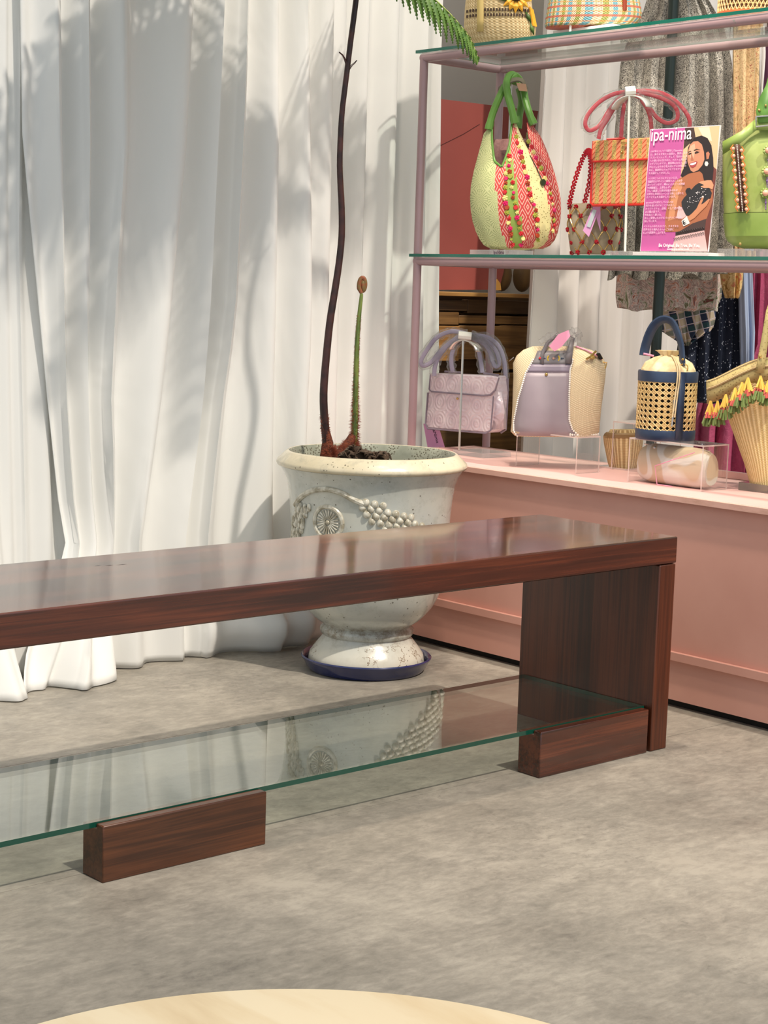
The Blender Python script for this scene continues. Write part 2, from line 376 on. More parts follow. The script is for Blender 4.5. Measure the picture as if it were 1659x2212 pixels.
for j, (py, z) in enumerate(((0, 1.62), (350, 1.25), (700, .86), (900, .63), (1190, .30))):
    L = [X(t_[j] - SH, py) for t_ in TR] + [3.10, 3.22, 3.36 + .01 * j, 3.43 + .012 * j]; R5.append((z, L))
r2 = R5[-1]; r3 = (0.0, [X(48, 1485, 3.34), X(110, 1485, 3.34), X(165, 1485, 3.34), X(262, 1480, 3.34)] + [x + .01 for x in r2[1][4:]]); r0 = R5[0]
rt = (3.0, list(r0[1]))
curtain('curtain', 'wide floor-length white curtain behind the glazed pot and fern', [rt] + R5 + [r3], yb, 2.9, .062, hemf, m_curtain, n=14, ramp=True)
l0 = rowX(0, 1.62, [-440, -330, -240, -170, -100, -46, -8, 18, 50, 100, 150, 220]); l1 = rowX(600, 1.0, [-440, -330, -240, -170, -100, -46, -8, 20, 44, 100, 150, 220]); l2 = rowX(1190, .30, [-440, -330, -240, -170, -100, -46, -4, 30, 60, 110, 160, 230])
curtain('curtain', 'white curtain panel at the far left edge with narrow straight folds', [(3.0, l0[1]), l0, l1, l2, (0.0, l2[1])], lambda x: 3.522, 2.9, .022, lambda x, z, t: interp(x, [1.9, 1.98], [1, 0]) * (hemf(x, z, t) + .05 * max(0, 1 - z / .5)), m_curtain, n=12)
c0 = [3.80, 3.90, 3.98, 4.08, 4.2, 4.3, 4.42, 4.56, 4.7, 4.85, 5.0, 5.2]
c1 = [3.77, 3.90, 4.0, 4.09, 4.2, 4.31, 4.43, 4.57, 4.7, 4.85, 5.0, 5.2]
curtain('curtain', 'white curtain hanging behind the shelf of handbags and the clothes rail', [(3.0, c0), (1.6, c0), (.5, c1), (0.0, c1)], lambda x: 3.66, 2.9, .05, lambda x, z, t: 0, m_curtain2, n=12)

# ------------------------------------------------------------------ things seen through the gap
m_redb = M('dull_red_board', rough=.45, pat=lambda t: t.mix(t.noise(3, 3), S(146, 74, 68), S(160, 84, 76)))
m_plankA = M('brown_planks', rough=.5, pat=woodp(0, S(84, 58, 30), S(116, 84, 46), S(140, 104, 60)))
m_plankB = M('ochre_planks', rough=.5, pat=woodp(0, S(120, 84, 40), S(156, 112, 60), S(176, 134, 76)))
m_plankC = M('dark_brown_planks', rough=.5, pat=woodp(0, S(58, 40, 22), S(82, 58, 32), S(100, 74, 42)))
m_tan = M('tan_leather', rough=.55, pat=lambda t: t.mix(t.noise(12, 4), S(122, 94, 58), S(150, 118, 74)))
YB = 3.86
def gp(px, py, y=YB): return at(px, py, 1, y)
b = thing('wooden_cabinet', 'brown plank cabinet seen in the gap between the curtains', 'cabinet', (3.8, 4.0, 0))
def plank(x0, x1, y0, y1, m, nm='plank', dy=0):
    a = gp(x0, y0); c = gp(x1, y1); p = MB().box((a.x, YB + dy, c.z), (c.x, YB + .03 + dy, a.z)); return p.build(nm, m, b, bevel=.002)
plank(900, 1200, 628, 646, m_plankB, 'ledge', -.03)
plank(900, 1010, 647, 672, m_plankC); plank(1011, 1200, 647, 680, m_plankC)
plank(900, 991, 673, 702, m_plankA); plank(992, 1200, 681, 702, m_plankA)
plank(900, 991, 703, 780, m_plankB); plank(992, 1080, 703, 776, m_plankA); plank(1081, 1200, 703, 776, m_plankA)
plank(1050, 1200, 777, 797, m_plankB); plank(1050, 1200, 806, 1010, m_plankA); plank(900, 1049, 840, 1010, m_plankC)
MB().box((3.45, YB + .035, 0), (4.3, YB + .05, gp(1000, 640).z)).build('back_board', m_plankC, b)
pz = gp(1000, 627).z
rb = MB().prism([gp(930, 211), gp(1163, 240), gp(1128, 430), gp(1078, 626), gp(930, 626)], (0, .012, 0)).build('red_board', m_redb)
rb.location.y += .0; tag(rb, 'dull red slanting board standing on the cabinet ledge behind the shelf', 'board')
cr = MB().tube([gp(948, 316, YB - .001), gp(1000, 290, YB - .001), gp(1036, 268, YB - .001)], .0006, 5).build('crease', M('crease_line', S(70, 30, 28), .7), rb)
cz = gp(1115, 600)
pf = thing('leather_cushion', 'tan leather cushion with a middle crease on the cabinet ledge', 'cushion', (cz.x, 3.93, pz))
for sx in (-1, 1):
    q = gp(1116 + sx * 22, 598, 3.93); MB().sphere((q.x, 3.95, pz + .052), (.034, .03, .052), 16, 10).build('lobe', m_tan, pf)
q0 = gp(1074, 627, YB - .03)
oc = MB().prism([gp(1068, 627, YB - .02), gp(1083, 627, YB - .02), gp(1081, 612, YB - .02), gp(1074, 603, YB - .02)], (0, .01, 0)).build('orange_card', M('orange_card', S(232, 170, 84), .6)); tag(oc, 'small orange card on the cabinet ledge beside the red board', 'card')

# ------------------------------------------------------------------ bench
BX1 = 2.7778; BX0 = .337; BY0 = 2.2069; BY1 = 2.595; BH = .45; BT = .0555; LT = .0532
be = thing('bench', 'long low red-brown wooden bench with slab legs', 'bench', (1.557, 2.4, 0))
MB().box((BX0, BY0, BH - BT), (BX1, BY1, BH)).build('seat_slab', m_wood_x, be, bevel=.003)
for x0 in (BX0, BX1 - LT): MB().box((x0 + .001, BY0 + .001, 0), (x0 + LT - .001, BY1 - .001, BH - BT - .0012)).build('leg', m_wood_z, be, bevel=.0025)
# thin scratches on the seat
for (x, yy, l, s) in ((1.555, 2.497, .014, .3), (1.572, 2.491, .018, .4), (1.592, 2.487, .024, .3)):
    MB().add([(x, yy, BH + .0003), (x + l, yy - .002, BH + .0003), (x + l * .7, yy + .003 * s, BH + .0003)], [(0, 1, 2)]).build('scratch', m_black, be)
ZG = .0946; GT = .0088
def block(x0, x1, lab, mat):
    y0 = 2.2078; pts = [(x0, y0, 0), (x0, y0, .0925), (x0, y0 + .0208, .0925), (x0, y0 + .0208, ZG - GT - .0005), (x0, y0 + .06, ZG - GT - .0005), (x0, y0 + .06, 0)]
    o = MB().prism(pts, (x1 - x0, 0, 0)).build('support_block', mat, bevel=.002); tag(o, lab, 'block')
block(2.3902, 2.7143, 'dark wooden block under the right end of the glass shelf', m_wood_x)
block(1.3965, 1.7181, 'warm brown wooden block with a chipped corner under the glass shelf', m_wood_block)
block(.40, .722, 'wooden block under the left end of the glass shelf', m_wood_block)
def pane(name, a, b, mface, medge, lab=None, cat=None, parent=None):
    m = MB(); m.box(a, b); m.m = [0, 0, 1, 1, 1, 1]; o = m.build(name, [mface, medge], parent, smooth=False)
    if lab: tag(o, lab, cat)
    return o
pane('glass_shelf', (.397, 2.229, ZG - GT), (2.7235, 2.5775, ZG), m_glass, m_gedge, 'long clear glass shelf with green edge low under the bench', 'shelf')
tag(MB().sphere((1.557, 2.555, .012), (.1, .02, .012), 8, 4).build('x', m_black), 'x', 'x') if 0 else None

# ------------------------------------------------------------------ round table
tcx, tcy, tr, tz = .604, .731, .318, .4
ta = thing('round_table', 'round cream travertine table in the foreground', 'table', (tcx, tcy, 0))
MB().lathe((tcx, tcy, tz - .03), [(tr - .01, 0), (tr - .002, .006), (tr, .015), (tr, .026), (tr - .004, .03), (.0001, .03)], 128).build('tabletop', m_travert, ta, sharp=60)
MB().lathe((tcx, tcy, 0), [(.16, 0), (.16, .02), (.07, .06), (.06, .2), (.07, tz - .06), (.12, tz - .0302)], 48).build('pedestal', m_travert, ta)

# ------------------------------------------------------------------ pot
PC = (2.741, 3.133)
def up_(L): return [(r, z + .0125 * max(0, min(1, (z - .012) / .03)) + (.003 if z > .485 else 0)) for r, z in L]
def arc(r, z, deg):                             # point on the pot; deg = 0 faces the camera, negative to the left
    th = math.atan2(-FW.y, -FW.x) + math.radians(deg); return Vector((PC[0] + r * math.cos(th), PC[1] + r * math.sin(th), z))
sau = MB().lathe((PC[0], PC[1], 0), [(.134, 0), (.142, .002), (.150, .012), (.1565, .026), (.1605, .030), (.1625, .035), (.160, .038), (.156, .036), (.151, .030), (.147, .014), (.138, .009), (.0001, .009)], 72).build('saucer', m_saucer); tag(sau, 'cobalt blue glazed saucer under the pale pot', 'saucer')
pot = thing('urn_planter', 'large pale crackle-glazed pedestal pot with relief garlands', 'pot', (PC[0], PC[1], .0095))
prof = [(.132, .0095), (.142, .014), (.1445, .022), (.141, .034), (.130, .046), (.119, .060), (.111, .070), (.109, .076), (.114, .080), (.1165, .086), (.116, .093), (.111, .098), (.1085, .101), (.111, .105), (.120, .111), (.133, .121), (.147, .135), (.162, .154), (.174, .177), (.184, .207), (.190, .24), (.1925, .28), (.1945, .33), (.197, .38), (.2005, .42), (.206, .455), (.214, .476), (.225, .4905)]
MB().lathe((PC[0], PC[1], 0), up_(prof), 96, close=True).build('body', m_pot, pot, sharp=60)
MB().lathe((PC[0], PC[1], .0155), [(.2255, .4908), (.2325, .4935), (.2345, .499), (.2325, .505), (.220, .517), (.211, .5255), (.2065, .5285), (.2035, .5275)], 96, close=True).build('rim', m_rim, pot, sharp=60)
MB().lathe((PC[0], PC[1], .0155), [(.2034, .5274), (.200, .522), (.197, .505), (.190, .465), (.187, .43)], 96, close=True).build('inner_wall', m_potin, pot, sharp=60)
MB().lathe((PC[0], PC[1], .0), [(.1885, .455), (.12, .466), (.06, .47), (.0001, .472)][::1], 40, close=True).build('soil', m_soil, pot)
def rbody(z): z -= .0125; return interp(z, [.24, .28, .33, .38, .42, .455, .476], [.190, .1925, .1945, .197, .2005, .206, .214])
def op(deg, z, k=0): return arc(rbody(z) + k, z, deg)
random.seed(8)
for rep in (0, 180):
    g = MB().tube(smoothpath([op(rep + d, z, .002) for d, z in ((-64, .417), (-56, .437), (-46, .455), (-38, .464), (-29, .468), (-20, .463), (-11, .448), (-4, .438))], 5), .0068, 8); g.build('garland_arch', m_orn, pot)
    g = MB().tube([op(rep - 30 + 11.2 * math.cos(a), .388 + .038 * math.sin(a), .001) for a in [i * PI / 14 for i in range(29)]], .0055, 8, cap=False)
    for k in range(22):
        a = k * PI / 11; g.tube([op(rep - 30 + 2.2 * math.cos(a), .388 + .008 * math.sin(a), .0015), op(rep - 30 + 8.6 * math.cos(a), .388 + .030 * math.sin(a), .002)], [.0014, .0026], 6)
    g.sphere(op(rep - 30, .388, .001), .006); g.build('medallion', m_orn, pot)
    g = MB()
    for i in range(17):
        for j in range(6):
            t_ = i / 16; d0 = -4 + 74 * t_; zc0 = .436 - .175 * t_ ** 1.05; nrow = 2 + min(3.2, i * .6)
            q = j - 2.5 + (i % 2) * .5
            if abs(q) > nrow / 2 + .01: continue
            R_ = random.uniform(.0092, .0104); g.sphere(op(rep + d0 + q * 2.3 + random.uniform(-.2, .2), zc0 + q * .0128 + random.uniform(-.0008, .0008), -.0012), (R_, R_, R_), 10, 6)
    g.build('grape_cluster', m_orn, pot, kind=None)
    g = MB()
    for i in range(15):
        for j in range(4):
            d = -60 - i * 1.9 + j * 4.4 + random.uniform(-1, 1); z = .420 - i * .0125 + random.uniform(-.003, .003)
            p = op(rep + d, z, .002); g.sphere(p, (random.uniform(.005, .008), random.uniform(.005, .008), random.uniform(.007, .012)), 7, 5)
    g.build('leaf_cluster', m_orn, pot)

# ------------------------------------------------------------------ fern
VA0 = Vector((.75, -.661, 0)).normalized(); VB0 = Vector((-.661, -.75, 0)).normalized()
fern = thing('tree_fern', 'young tree fern with dark stalk and drooping green frond in the pale pot', 'plant', (2.67, 3.14, .47))
ys = 3.14
st = [(712, 996), (707, 972), (700.5, 900), (699, 850), (703, 790), (712, 700), (723, 630), (732, 570), (738, 510), (738, 450), (735, 390), (734, 339), (738, 252), (745, 190), (750, 150), (757, 92), (764, 40), (769, 0), (775, -45), (784, -95)]
P = smoothpath([at(x, y_, 1, ys) for x, y_ in st], 3); P[0].z = .462
n = len(P); MB().tube(P, [lerp(.0105, .0066, min(1, i / n * 1.6)) for i in range(n)], 12).build('stalk', m_stem, fern)
crown = P[-1].copy()
MB().tube([at(750, 140, 1, ys), at(744, 126, 1, ys), at(740, 119, 1, ys - .005), at(733, 113, 1, ys - .01)], [.004, .0022, .0018, .0016], 6).build('thorn', m_stem, fern)
MB().tube([at(752, 150, 1, ys), at(760, 141, 1, ys), at(766, 136, 1, ys), at(771, 130, 1, ys - .005)], [.004, .0022, .0018, .001], 6).build('thorn', m_stem, fern)
P2 = smoothpath([at(x, y_, 1, 3.13) for x, y_ in ((764, 1000), (765, 965), (767, 900), (768, 850), (770, 780), (772, 730), (776, 680), (780, 645), (781, 634))], 4); P2[0].z = .462
n = len(P2); MB().tube(P2, [lerp(.0088, .0036, i / n) for i in range(n)], 10).build('young_stalk', m_green, fern)
# fiddlehead: tight spiral
sp = []
c = at(784, 617, 1, 3.13)
for i in range(46):
    a = -PI * .9 - i * .24; r = lerp(.022, .003, i / 45); sp.append(c + Vector((.42 * r * math.cos(a) * .75, -.42 * r * math.cos(a) * .66 + (.006 * i / 45), r * math.sin(a) * .98)))
MB().tube([P2[-1]] + sp, [.004] + [lerp(.0060, .0034, i / 45) for i in range(46)], 9).sphere(c, (.0055, .0055, .015), 12, 8).build('fiddlehead', m_fiddle, fern)
hm = MB(); random.seed(2)
for i in range(3800):
    t = random.random() ** 2.2; k = min(len(P2) - 2, int(t * (len(P2) - 1) * .75)); p = P2[k].lerp(P2[k + 1], random.random()); a = random.uniform(0, 2 * PI); L = lerp(.017, .004, min(1, t * 1.5)) * random.uniform(.5, 1)
    d = Vector((math.cos(a), math.sin(a), random.uniform(-.6, .3))); r0_ = lerp(.0088, .0045, t) * .9
    hm.add([p + d * r0_ + Vector((0, 0, .0005)), p + d * r0_ - Vector((0, 0, .0005)), p + d * (r0_ + L)], [(0, 1, 2)])
for i in range(2600):
    cxh, cyh, rx_ = random.choice(((712, 978, .016), (735, 985, .03), (757, 966, .020), (748, 978, .024))); c = at(cxh, cyh, 1, 3.13); a = random.uniform(0, 2 * PI); b_ = random.uniform(-.3, 1.2)
    d = Vector((math.cos(a) * math.cos(b_), math.sin(a) * math.cos(b_), math.sin(b_))); p = c + d * rx_ * .8; L = random.uniform(.006, .013)
    hm.add([p + Vector((0, 0, .0006)), p - Vector((0, 0, .0006)), p + d * L], [(0, 1, 2)])
for i in range(1200):
    t = random.random() ** 1.5; k = int(t * 6); p = P[k].lerp(P[k + 1], random.random()); a = random.uniform(0, 2 * PI); d = Vector((math.cos(a), math.sin(a), random.uniform(-.3, .6))); L = random.uniform(.002, .006)
    hm.add([p + d * .0095 + Vector((0, 0, .0006)), p + d * .0095 - Vector((0, 0, .0006)), p + d * (.0095 + L)], [(0, 1, 2)])
hm.build('stalk_hairs', m_hair, fern, kind='stuff', smooth=False)
a0 = at(712, 985, 1, 3.12); a1 = at(757, 985, 1, 3.12)
MB().tube([Vector((a0.x - .004, 3.135, .46)), at(708, 955, 1, 3.14), at(703, 928, 1, 3.14)], [.021, .0135, .0095], 12).tube([at(728, 992, 1, 3.13), at(748, 972, 1, 3.13), at(762, 940, 1, 3.13)], [.018, .016, .009], 12).sphere(at(735, 990, 1, 3.13), (.034, .026, .018), 12, 8).build('fuzzy_base', m_stemfuzz, fern)
random.seed(5)
for cxp, cyp, L, sc_ in ((750, 978, 18, 1.3), (768, 972, 26, 1.7), (790, 978, 20, 1.4), (812, 980, 20, 1.3), (826, 978, 16, 1.2)):
    g = MB()
    for i in range(L):
        p = at(cxp, cyp + 9, 1, 3.07 + random.uniform(-.01, .02)); a = PI * (i + random.random()) / L; d = VA0 * math.cos(a) * .9 + Vector((0, 0, abs(math.sin(a)) * .75)) + VB0 * random.uniform(-.2, .4); d = d * random.uniform(.016, .023) * sc_
        q = d.cross(VB0).normalized() * .004
        g.tube([p, p + d * .4 + Vector((0, 0, .003)), p + d * .75 + q * .6, p + d * .95 - Vector((0, 0, .004)), p + d * .9 - Vector((0, 0, .010)) + q], [.003, .0056, .0056, .004, .0012], 5, flat=.35)
    g.sphere(at(cxp, cyp + 9, 1, 3.08), (.017 * sc_, .015, .012 * sc_), 8, 5); g.build('dry_husk', m_husk, fern)
def pinna_shape(mb, base, tip, nrm, wid, teeth=9, curl=.2):
    d = tip - base; L = d.length; t = d / L; s_ = nrm.cross(t).normalized(); nrm = t.cross(s_)
    def w_(f): return wid * min(1, f / .12 + .45) * (1 - f) ** .75
    def c_(f): return base + d * f + nrm * (-curl * L * f * f)
    prof_ = []
    for i in range(teeth):
        f0 = i / teeth; f1 = (i + .70) / teeth; f2 = (i + .95) / teeth; prof_ += [(f0, w_(f0) * .52), (f1, w_(f0) * 1.0), (f2, w_(f2) * .50)]
    prof_.append((1.0, 0))
    vs = []; fs = []
    for f, q in prof_:
        c = c_(f); vs += [c - s_ * q - nrm * q * .25, c, c + s_ * q - nrm * q * .25]
    for i in range(len(prof_) - 1):
        a_ = i * 3; fs += [(a_, a_ + 1, a_ + 4, a_ + 3), (a_ + 1, a_ + 2, a_ + 5, a_ + 4)]
    mb.add(vs, fs)
def frond(pts, wid, n, parent, name='frond', pinlen=.09, hang=.5, sub=True, teeth=9, seed=1):
    random.seed(seed); R = smoothpath(pts, 8); N = len(R)
    fr = MB().tube(R, [lerp(.0032, .0009, i / N) for i in range(N)], 6).build(name, m_rachis, parent)
    alls = MB()
    for i in range(n):
        f = (i + .5) / n; k = min(N - 2, int(f * (N - 1))); p = R[k].lerp(R[k + 1], f * (N - 1) - k); t = (R[k + 1] - R[k]).normalized()
        side = t.cross(Vector((0, 0, 1))).normalized(); L = pinlen * (math.sin(PI * min(1, .22 + f * .74)) ** .8) * random.uniform(.92, 1.05)
        for sgn in (-1, 1):
            d = (side * sgn * (1 - hang) + Vector((0, 0, -hang)) + t * .35).normalized(); tip = p + d * L; nn = d.cross(t).normalized() * sgn
            if nn.z < 0: nn = -nn
            m = MB() if sub else alls; pinna_shape(m, p, tip, nn, wid, teeth)
            if sub: m.build('leaflet', m_leaf, fr, smooth=False)
    if not sub: alls.build('leaflets', m_leaf, fr, smooth=False, kind='stuff')
    return fr
fp = [at(784, -95, 1, ys), at(820, -88, 1, 3.12), at(862, -62, 1, 3.10), at(905, -30, 1, 3.08), at(945, 4, 1, 3.06), at(985, 44, 1, 3.05), at(1015, 84, 1, 3.04), at(1033, 126, 1, 3.03)]
frond(fp, .0125, 20, fern, pinlen=.088, hang=.66, teeth=11)
def arch(az, L, rise, drop, k=7):
    o = []
    for i in range(k + 1):
        f = i / k; o.append(crown + Vector((math.cos(az) * L * f, math.sin(az) * L * f, rise * math.sin(PI * min(1, f * .9)) - drop * f * f)))
    return o
for i, (az, L, rise, drop) in enumerate(((185, .85, .22, .02), (177, .62, .30, -.05), (200, .9, .3, .0), (186, .95, .12, .0), (215, .75, .25, .0), (4, .6, .30, -.02), (345, .5, .35, -.1), (250, .7, .35, -.1), (179, .8, .2, -.04), (192, .7, .16, -.02), (181, .45, .12, -.05))):
    frond(arch(math.radians(az), L, rise, drop), .021, 26, fern, pinlen=.19, hang=.25, sub=False, teeth=8, seed=i + 3)

# ------------------------------------------------------------------ pink display counter
ct = thing('display_counter', 'long pink display counter behind the bench', 'counter', (3.27, 2.4, 0)); CY0 = 1.0; CY1 = 3.535
MB().box((3.0515, CY0, .4790), (3.062, CY1, .4935)).build('front_edge', m_pinkedge, ct, bevel=.001)
MB().box((3.0625, CY0, .4790), (3.485, CY1, .494)).build('top_board', m_pinktop, ct, bevel=.0008)
MB().box((3.0715, CY0, .018), (3.09, CY1, .4785)).build('front_panel', m_pink, ct)
MB().box((3.0595, CY0, .112), (3.071, CY1, .132)).build('rail', m_pink, ct, bevel=.001)
MB().box((3.0915, CY0, 0), (3.11, CY1, .0175)).build('kick_strip', m_black, ct)
MB().box((3.0905, CY1 - .02, .018), (3.48, CY1, .4785)).build('end_panel', m_pink, ct)
MB().box((3.47, CY0, .4945), (3.485, 2.9, .512)).build('back_lip', m_pinktop, ct, bevel=.001)

# ------------------------------------------------------------------ tube shelf frame
FX0, FX1, FY0, FY1, RB = 3.199, 3.492, 1.5, 3.492, .0115
Z1 = 1.581; Z2 = 1.0366; GTS = .008
sf = thing('shelf_frame', 'dusty pink tubular shelf frame standing on the pink counter', 'shelf frame', (3.34, 2.5, .494))
for x in (FX0, FX1):
    for yy in (FY1, FY0): MB().tube([(x, yy, .4945), (x, yy, Z1 - GTS - RB)], RB, 14).build('post', m_mauve, sf)
for z in (Z1, Z2):
    zz = z - GTS - RB - .0003
    for x in (FX0, FX1): MB().tube([(x, FY0 - RB, zz), (x, FY1 + RB * .6, zz)], RB, 14).build('rail', m_mauve, sf)
    MB().tube([(FX0, FY1, zz), (FX1, FY1, zz)], RB * .98, 14).build('side_rail', m_mauve, sf)
for z, lab in ((Z1, 'upper glass shelf with teal edge on the pink tube frame'), (Z2, 'middle glass shelf with teal edge holding the patchwork bag and poster')):
    pane('glass_shelf', (3.185, FY0 - .01, z - GTS), (3.506, 3.512, z), m_glass, m_gedge2, lab, 'shelf')
# ------------------------------------------------------------------ clothes rail and clothes
VA = Vector((.75, -.661, 0)).normalized(); VB = Vector((-.661, -.75, 0)).normalized()     # right and towards the viewer
def local(P0):                                  # returns f(px, py) -> world point on the upright plane through P0 that faces the aisle
    return lambda px, py, k=0: onplane(px, py, Vector(P0) + VB * k, VB)
def loft(mb, P0, rows, n=40, ex=.75, mfn=None, mi=0, caps=True, ripple=None, u0=0):
    """rows (py, pxL, pxR, depth) -> closed body; u runs round it in metres"""
    f = local(P0); G = []; UV = []
    wmax = max((f(r[2], r[0]) - f(r[1], r[0])).length for r in rows)
    for r in rows:
        L = f(r[1], r[0]); R = f(r[2], r[0]); c = (L + R) / 2; c.z = (L.z + R.z) / 2; h = (R - L) / 2; d = r[3]; ring = []; q = []
        for k in range(n + 1):
            a = 2 * PI * k / n; ca = -math.cos(a); sa = math.sin(a)
            p = c + h * (abs(ca) ** ex * (1 if ca > 0 else -1)) + VB * d * (abs(sa) ** ex * (1 if sa > 0 else -1))
            if ripple: p += ripple(a, p)
            if k < n: ring.append(p)
            q.append((u0 + (k / n * 2 * (wmax + .02)), c.z))
        G.append(ring); UV.append(q)
    mb.grid(G, UV, mi=mi, wrap=True, caps=caps, mfn=mfn); return G
def cloth(name, label, cat, P0, rows, mat, depth=.05, folds=7, amp=.012, hemamp=.0, group=None, seed=1, parent=None):
    random.seed(seed); ph = random.random() * 6
    f = local(P0); R = []; 
    ys = [r[0] for r in rows]; N = 18; K = 64; UV = []
    y0, y1 = ys[0], ys[-1]
    for i in range(N + 1):
        py = lerp(y0, y1, i / N); l = interp(py, ys, [r[1] for r in rows]); r_ = interp(py, ys, [r[2] for r in rows]); ring = []; q = []
        for k in range(K + 1):
            a = 2 * PI * k / K; u = (1 - math.cos(a)) / 2; front = math.sin(a)
            t = i / N; A = amp * (.25 + t); g = math.sin(u * folds * 2 * PI + ph + .8 * math.sin(t * 3 + u * 5)) + .4 * math.sin(u * folds * 4.3 * PI + ph * 2)
            p = f(lerp(l, r_, u), py + (hemamp * math.sin(u * 23 + ph) * (1 if i == N else .0)), 0)
            p = p + VB * (depth * front * .5 * (abs(front) ** -.4 if abs(front) > .01 else 1) + A * g * (1 if front >= 0 else .6))
            if k < K: ring.append(p)
            q.append((u * .4 * (1 if a < PI else -1), p.z))
        R.append(ring); UV.append(q)
    o = MB().grid(R, UV, wrap=True, caps=True).build(name, mat, parent, sharp=70)
    if label: tag(o, label, cat, group)
    c_ = sum(R[0], Vector((0, 0, 0))) / len(R[0]); e_ = [p for p in R[0]]; l_ = R[0][0]; r_2 = R[0][K // 2]; bxx = 3.82 if abs(c_.x - 3.82) < abs(c_.x - 4.14) else 4.14
    zt = c_.z - .004; MB().tube([l_.lerp(c_, .15) + Vector((0, 0, -.002)), c_ + Vector((0, 0, .004)), r_2.lerp(c_, .15) + Vector((0, 0, -.002))], .002, 6).build('hanger', m_hang, o)
    MB().tube([c_ + Vector((0, 0, .002)), Vector((c_.x, c_.y, max(c_.z + .004, 1.84))), Vector((bxx, c_.y, 1.8735))], .0011, 5).build('hanger_wire', m_hang, o)
    return o
m_hang = M('steel_hanger', S(150, 150, 150), .3, metal=.8)
m_speck = M('speckled_knit', rough=.9, pat=lambda t: t.mix(t.noise(230, 2, .5, dist=2.5).gt(.505), S(74, 71, 66), t.mix(t.smooth(t.noise(9, 2), .4, .6), S(168, 162, 150), S(214, 208, 194))))
def painterly(sc_, stops):
    return lambda t: t.ramp(t.noise(sc_, 4, .62, dist=2.2), stops)
def floral(bgc, cols, sc_=38, thr=.34):
    def f(t):
        d = t.vor(sc_); c = t.vor(sc_, out='Color'); n = t.noise(sc_ * 1.3, 3)
        e = V(t.nt, t.nt.nodes.new('ShaderNodeSeparateColor').outputs[0]); t.nt.links.new(c.s, e.s.node.inputs[0])
        col = t.ramp(e, [(i / len(cols), q) for i, q in enumerate(cols)])
        return t.mix((d + n * .25).lt(thr + .12), bgc, col)
    return f
m_flor = M('beige_floral_print', rough=.85, pat=painterly(60, [(.34, S(150, 66, 56)), (.41, S(206, 176, 130)), (.52, S(222, 192, 146)), (.58, S(144, 122, 76)), (.63, S(214, 184, 138)), (.70, S(190, 84, 74))])) if True else M('x', pat=floral(S(214, 182, 136), [S(190, 70, 66), S(120, 110, 60), S(206, 130, 96), S(150, 120, 76)], 62))
m_patch = M('patchwork_flower_print', rough=.85, pat=painterly(22, [(.30, S(60, 66, 92)), (.38, S(196, 124, 92)), (.44, S(226, 206, 196)), (.50, S(158, 132, 122)), (.55, S(226, 212, 202)), (.62, S(128, 140, 104)), (.70, S(112, 52, 52))])) if True else M('x', pat=floral(S(196, 178, 164), [S(84, 96, 124), S(206, 130, 96), S(120, 134, 96), S(232, 214, 206), S(128, 60, 60), S(212, 176, 168)], 48, .62))
def plaidp(t):
    x, y, z = t.sep(); a = (x * .75 - y * .66) * 22 + z * 6; b = z * 22 - (x * .75 - y * .66) * 6
    c = t.mix(a.frac().lt(.45), S(196, 178, 150), S(38, 52, 78)); c = t.mix(b.frac().lt(.4) * .65, c, S(44, 84, 84)); c = t.mix(((a * 2).frac().lt(.1)).mx((b * 2).frac().lt(.1)), c, S(214, 200, 206)); return c
m_tartan = M('blue_green_tartan', rough=.85, pat=plaidp)
m_navydot = M('navy_spotted_cloth', rough=.85, pat=lambda t: t.mix(t.vor(120, stretch=(1, 1, .8)).lt(.20), S(18, 26, 46), S(200, 204, 214)))
m_lblue = M('pale_blue_satin', S(168, 182, 208), .4)
m_magenta = M('raspberry_crinkled_cloth', rough=.6, pat=lambda t: t.mix(t.noise(30, 5, .7, dist=2), S(150, 52, 88), S(200, 92, 126)), bump=lambda t: t.noise(45, 5, .7, dist=2), bs=.8, bd=.004)
m_white = M('white_cotton', S(232, 228, 222), .8)
m_purple = M('dark_plum_cloth', S(72, 24, 52), .7)
m_rackmetal = M('dark_green_metal', S(36, 46, 44), .3, metal=.4)
m_yellowfl = M('ochre_floral_print', rough=.85, pat=painterly(30, [(.36, S(196, 100, 76)), (.43, S(206, 170, 108)), (.56, S(224, 192, 136)), (.62, S(168, 130, 70))])) if True else M('x', pat=floral(S(208, 172, 110), [S(196, 90, 70), S(230, 200, 150), S(160, 120, 60)], 44))
rk = thing('clothes_rail', 'dark metal clothes rail post and bar behind the pink shelf', 'clothes rail', (3.72, 3.15, 0))
pb = at(1427, 560, 0, 3.72); RZ = 1.86
rx, ry = 3.72, pb.y
MB().tube([(rx, ry, .02), (rx, ry, RZ)], .0145, 16).build('post', m_rackmetal, rk)
MB().box((rx - .2, ry - .03, 0), (rx + .25, ry + .03, .02)).build('foot', m_rackmetal, rk, bevel=.003)
for bx_ in (.10, .42): MB().tube([(rx + bx_, ry + .35, RZ), (rx + bx_, 2.3, RZ)], .0125, 12).build('bar', m_rackmetal, rk)
for by_ in (ry, 2.32): MB().tube([(rx, by_, RZ - .026), (rx + .44, by_, RZ - .026)], .0125, 12).build('cross_bar', m_rackmetal, rk)
MB().tube([(rx + .10, 2.32, .02), (rx + .10, 2.32, RZ)], .0145, 16).box((rx - .1, 2.29, 0), (rx + .3, 2.35, .02)).build('far_post', m_rackmetal, rk)
G0 = (3.88, 3.15, 1.2)
def gpt(px, X0): p = at(px, 600, 0, X0); return (p.x, p.y, 1.2)
cg = 'clothes hanging on the rail behind the shelf'
def hook(px, X0, lab_obj):                      # slim wire hanger from the garment top up to the bar
    pass
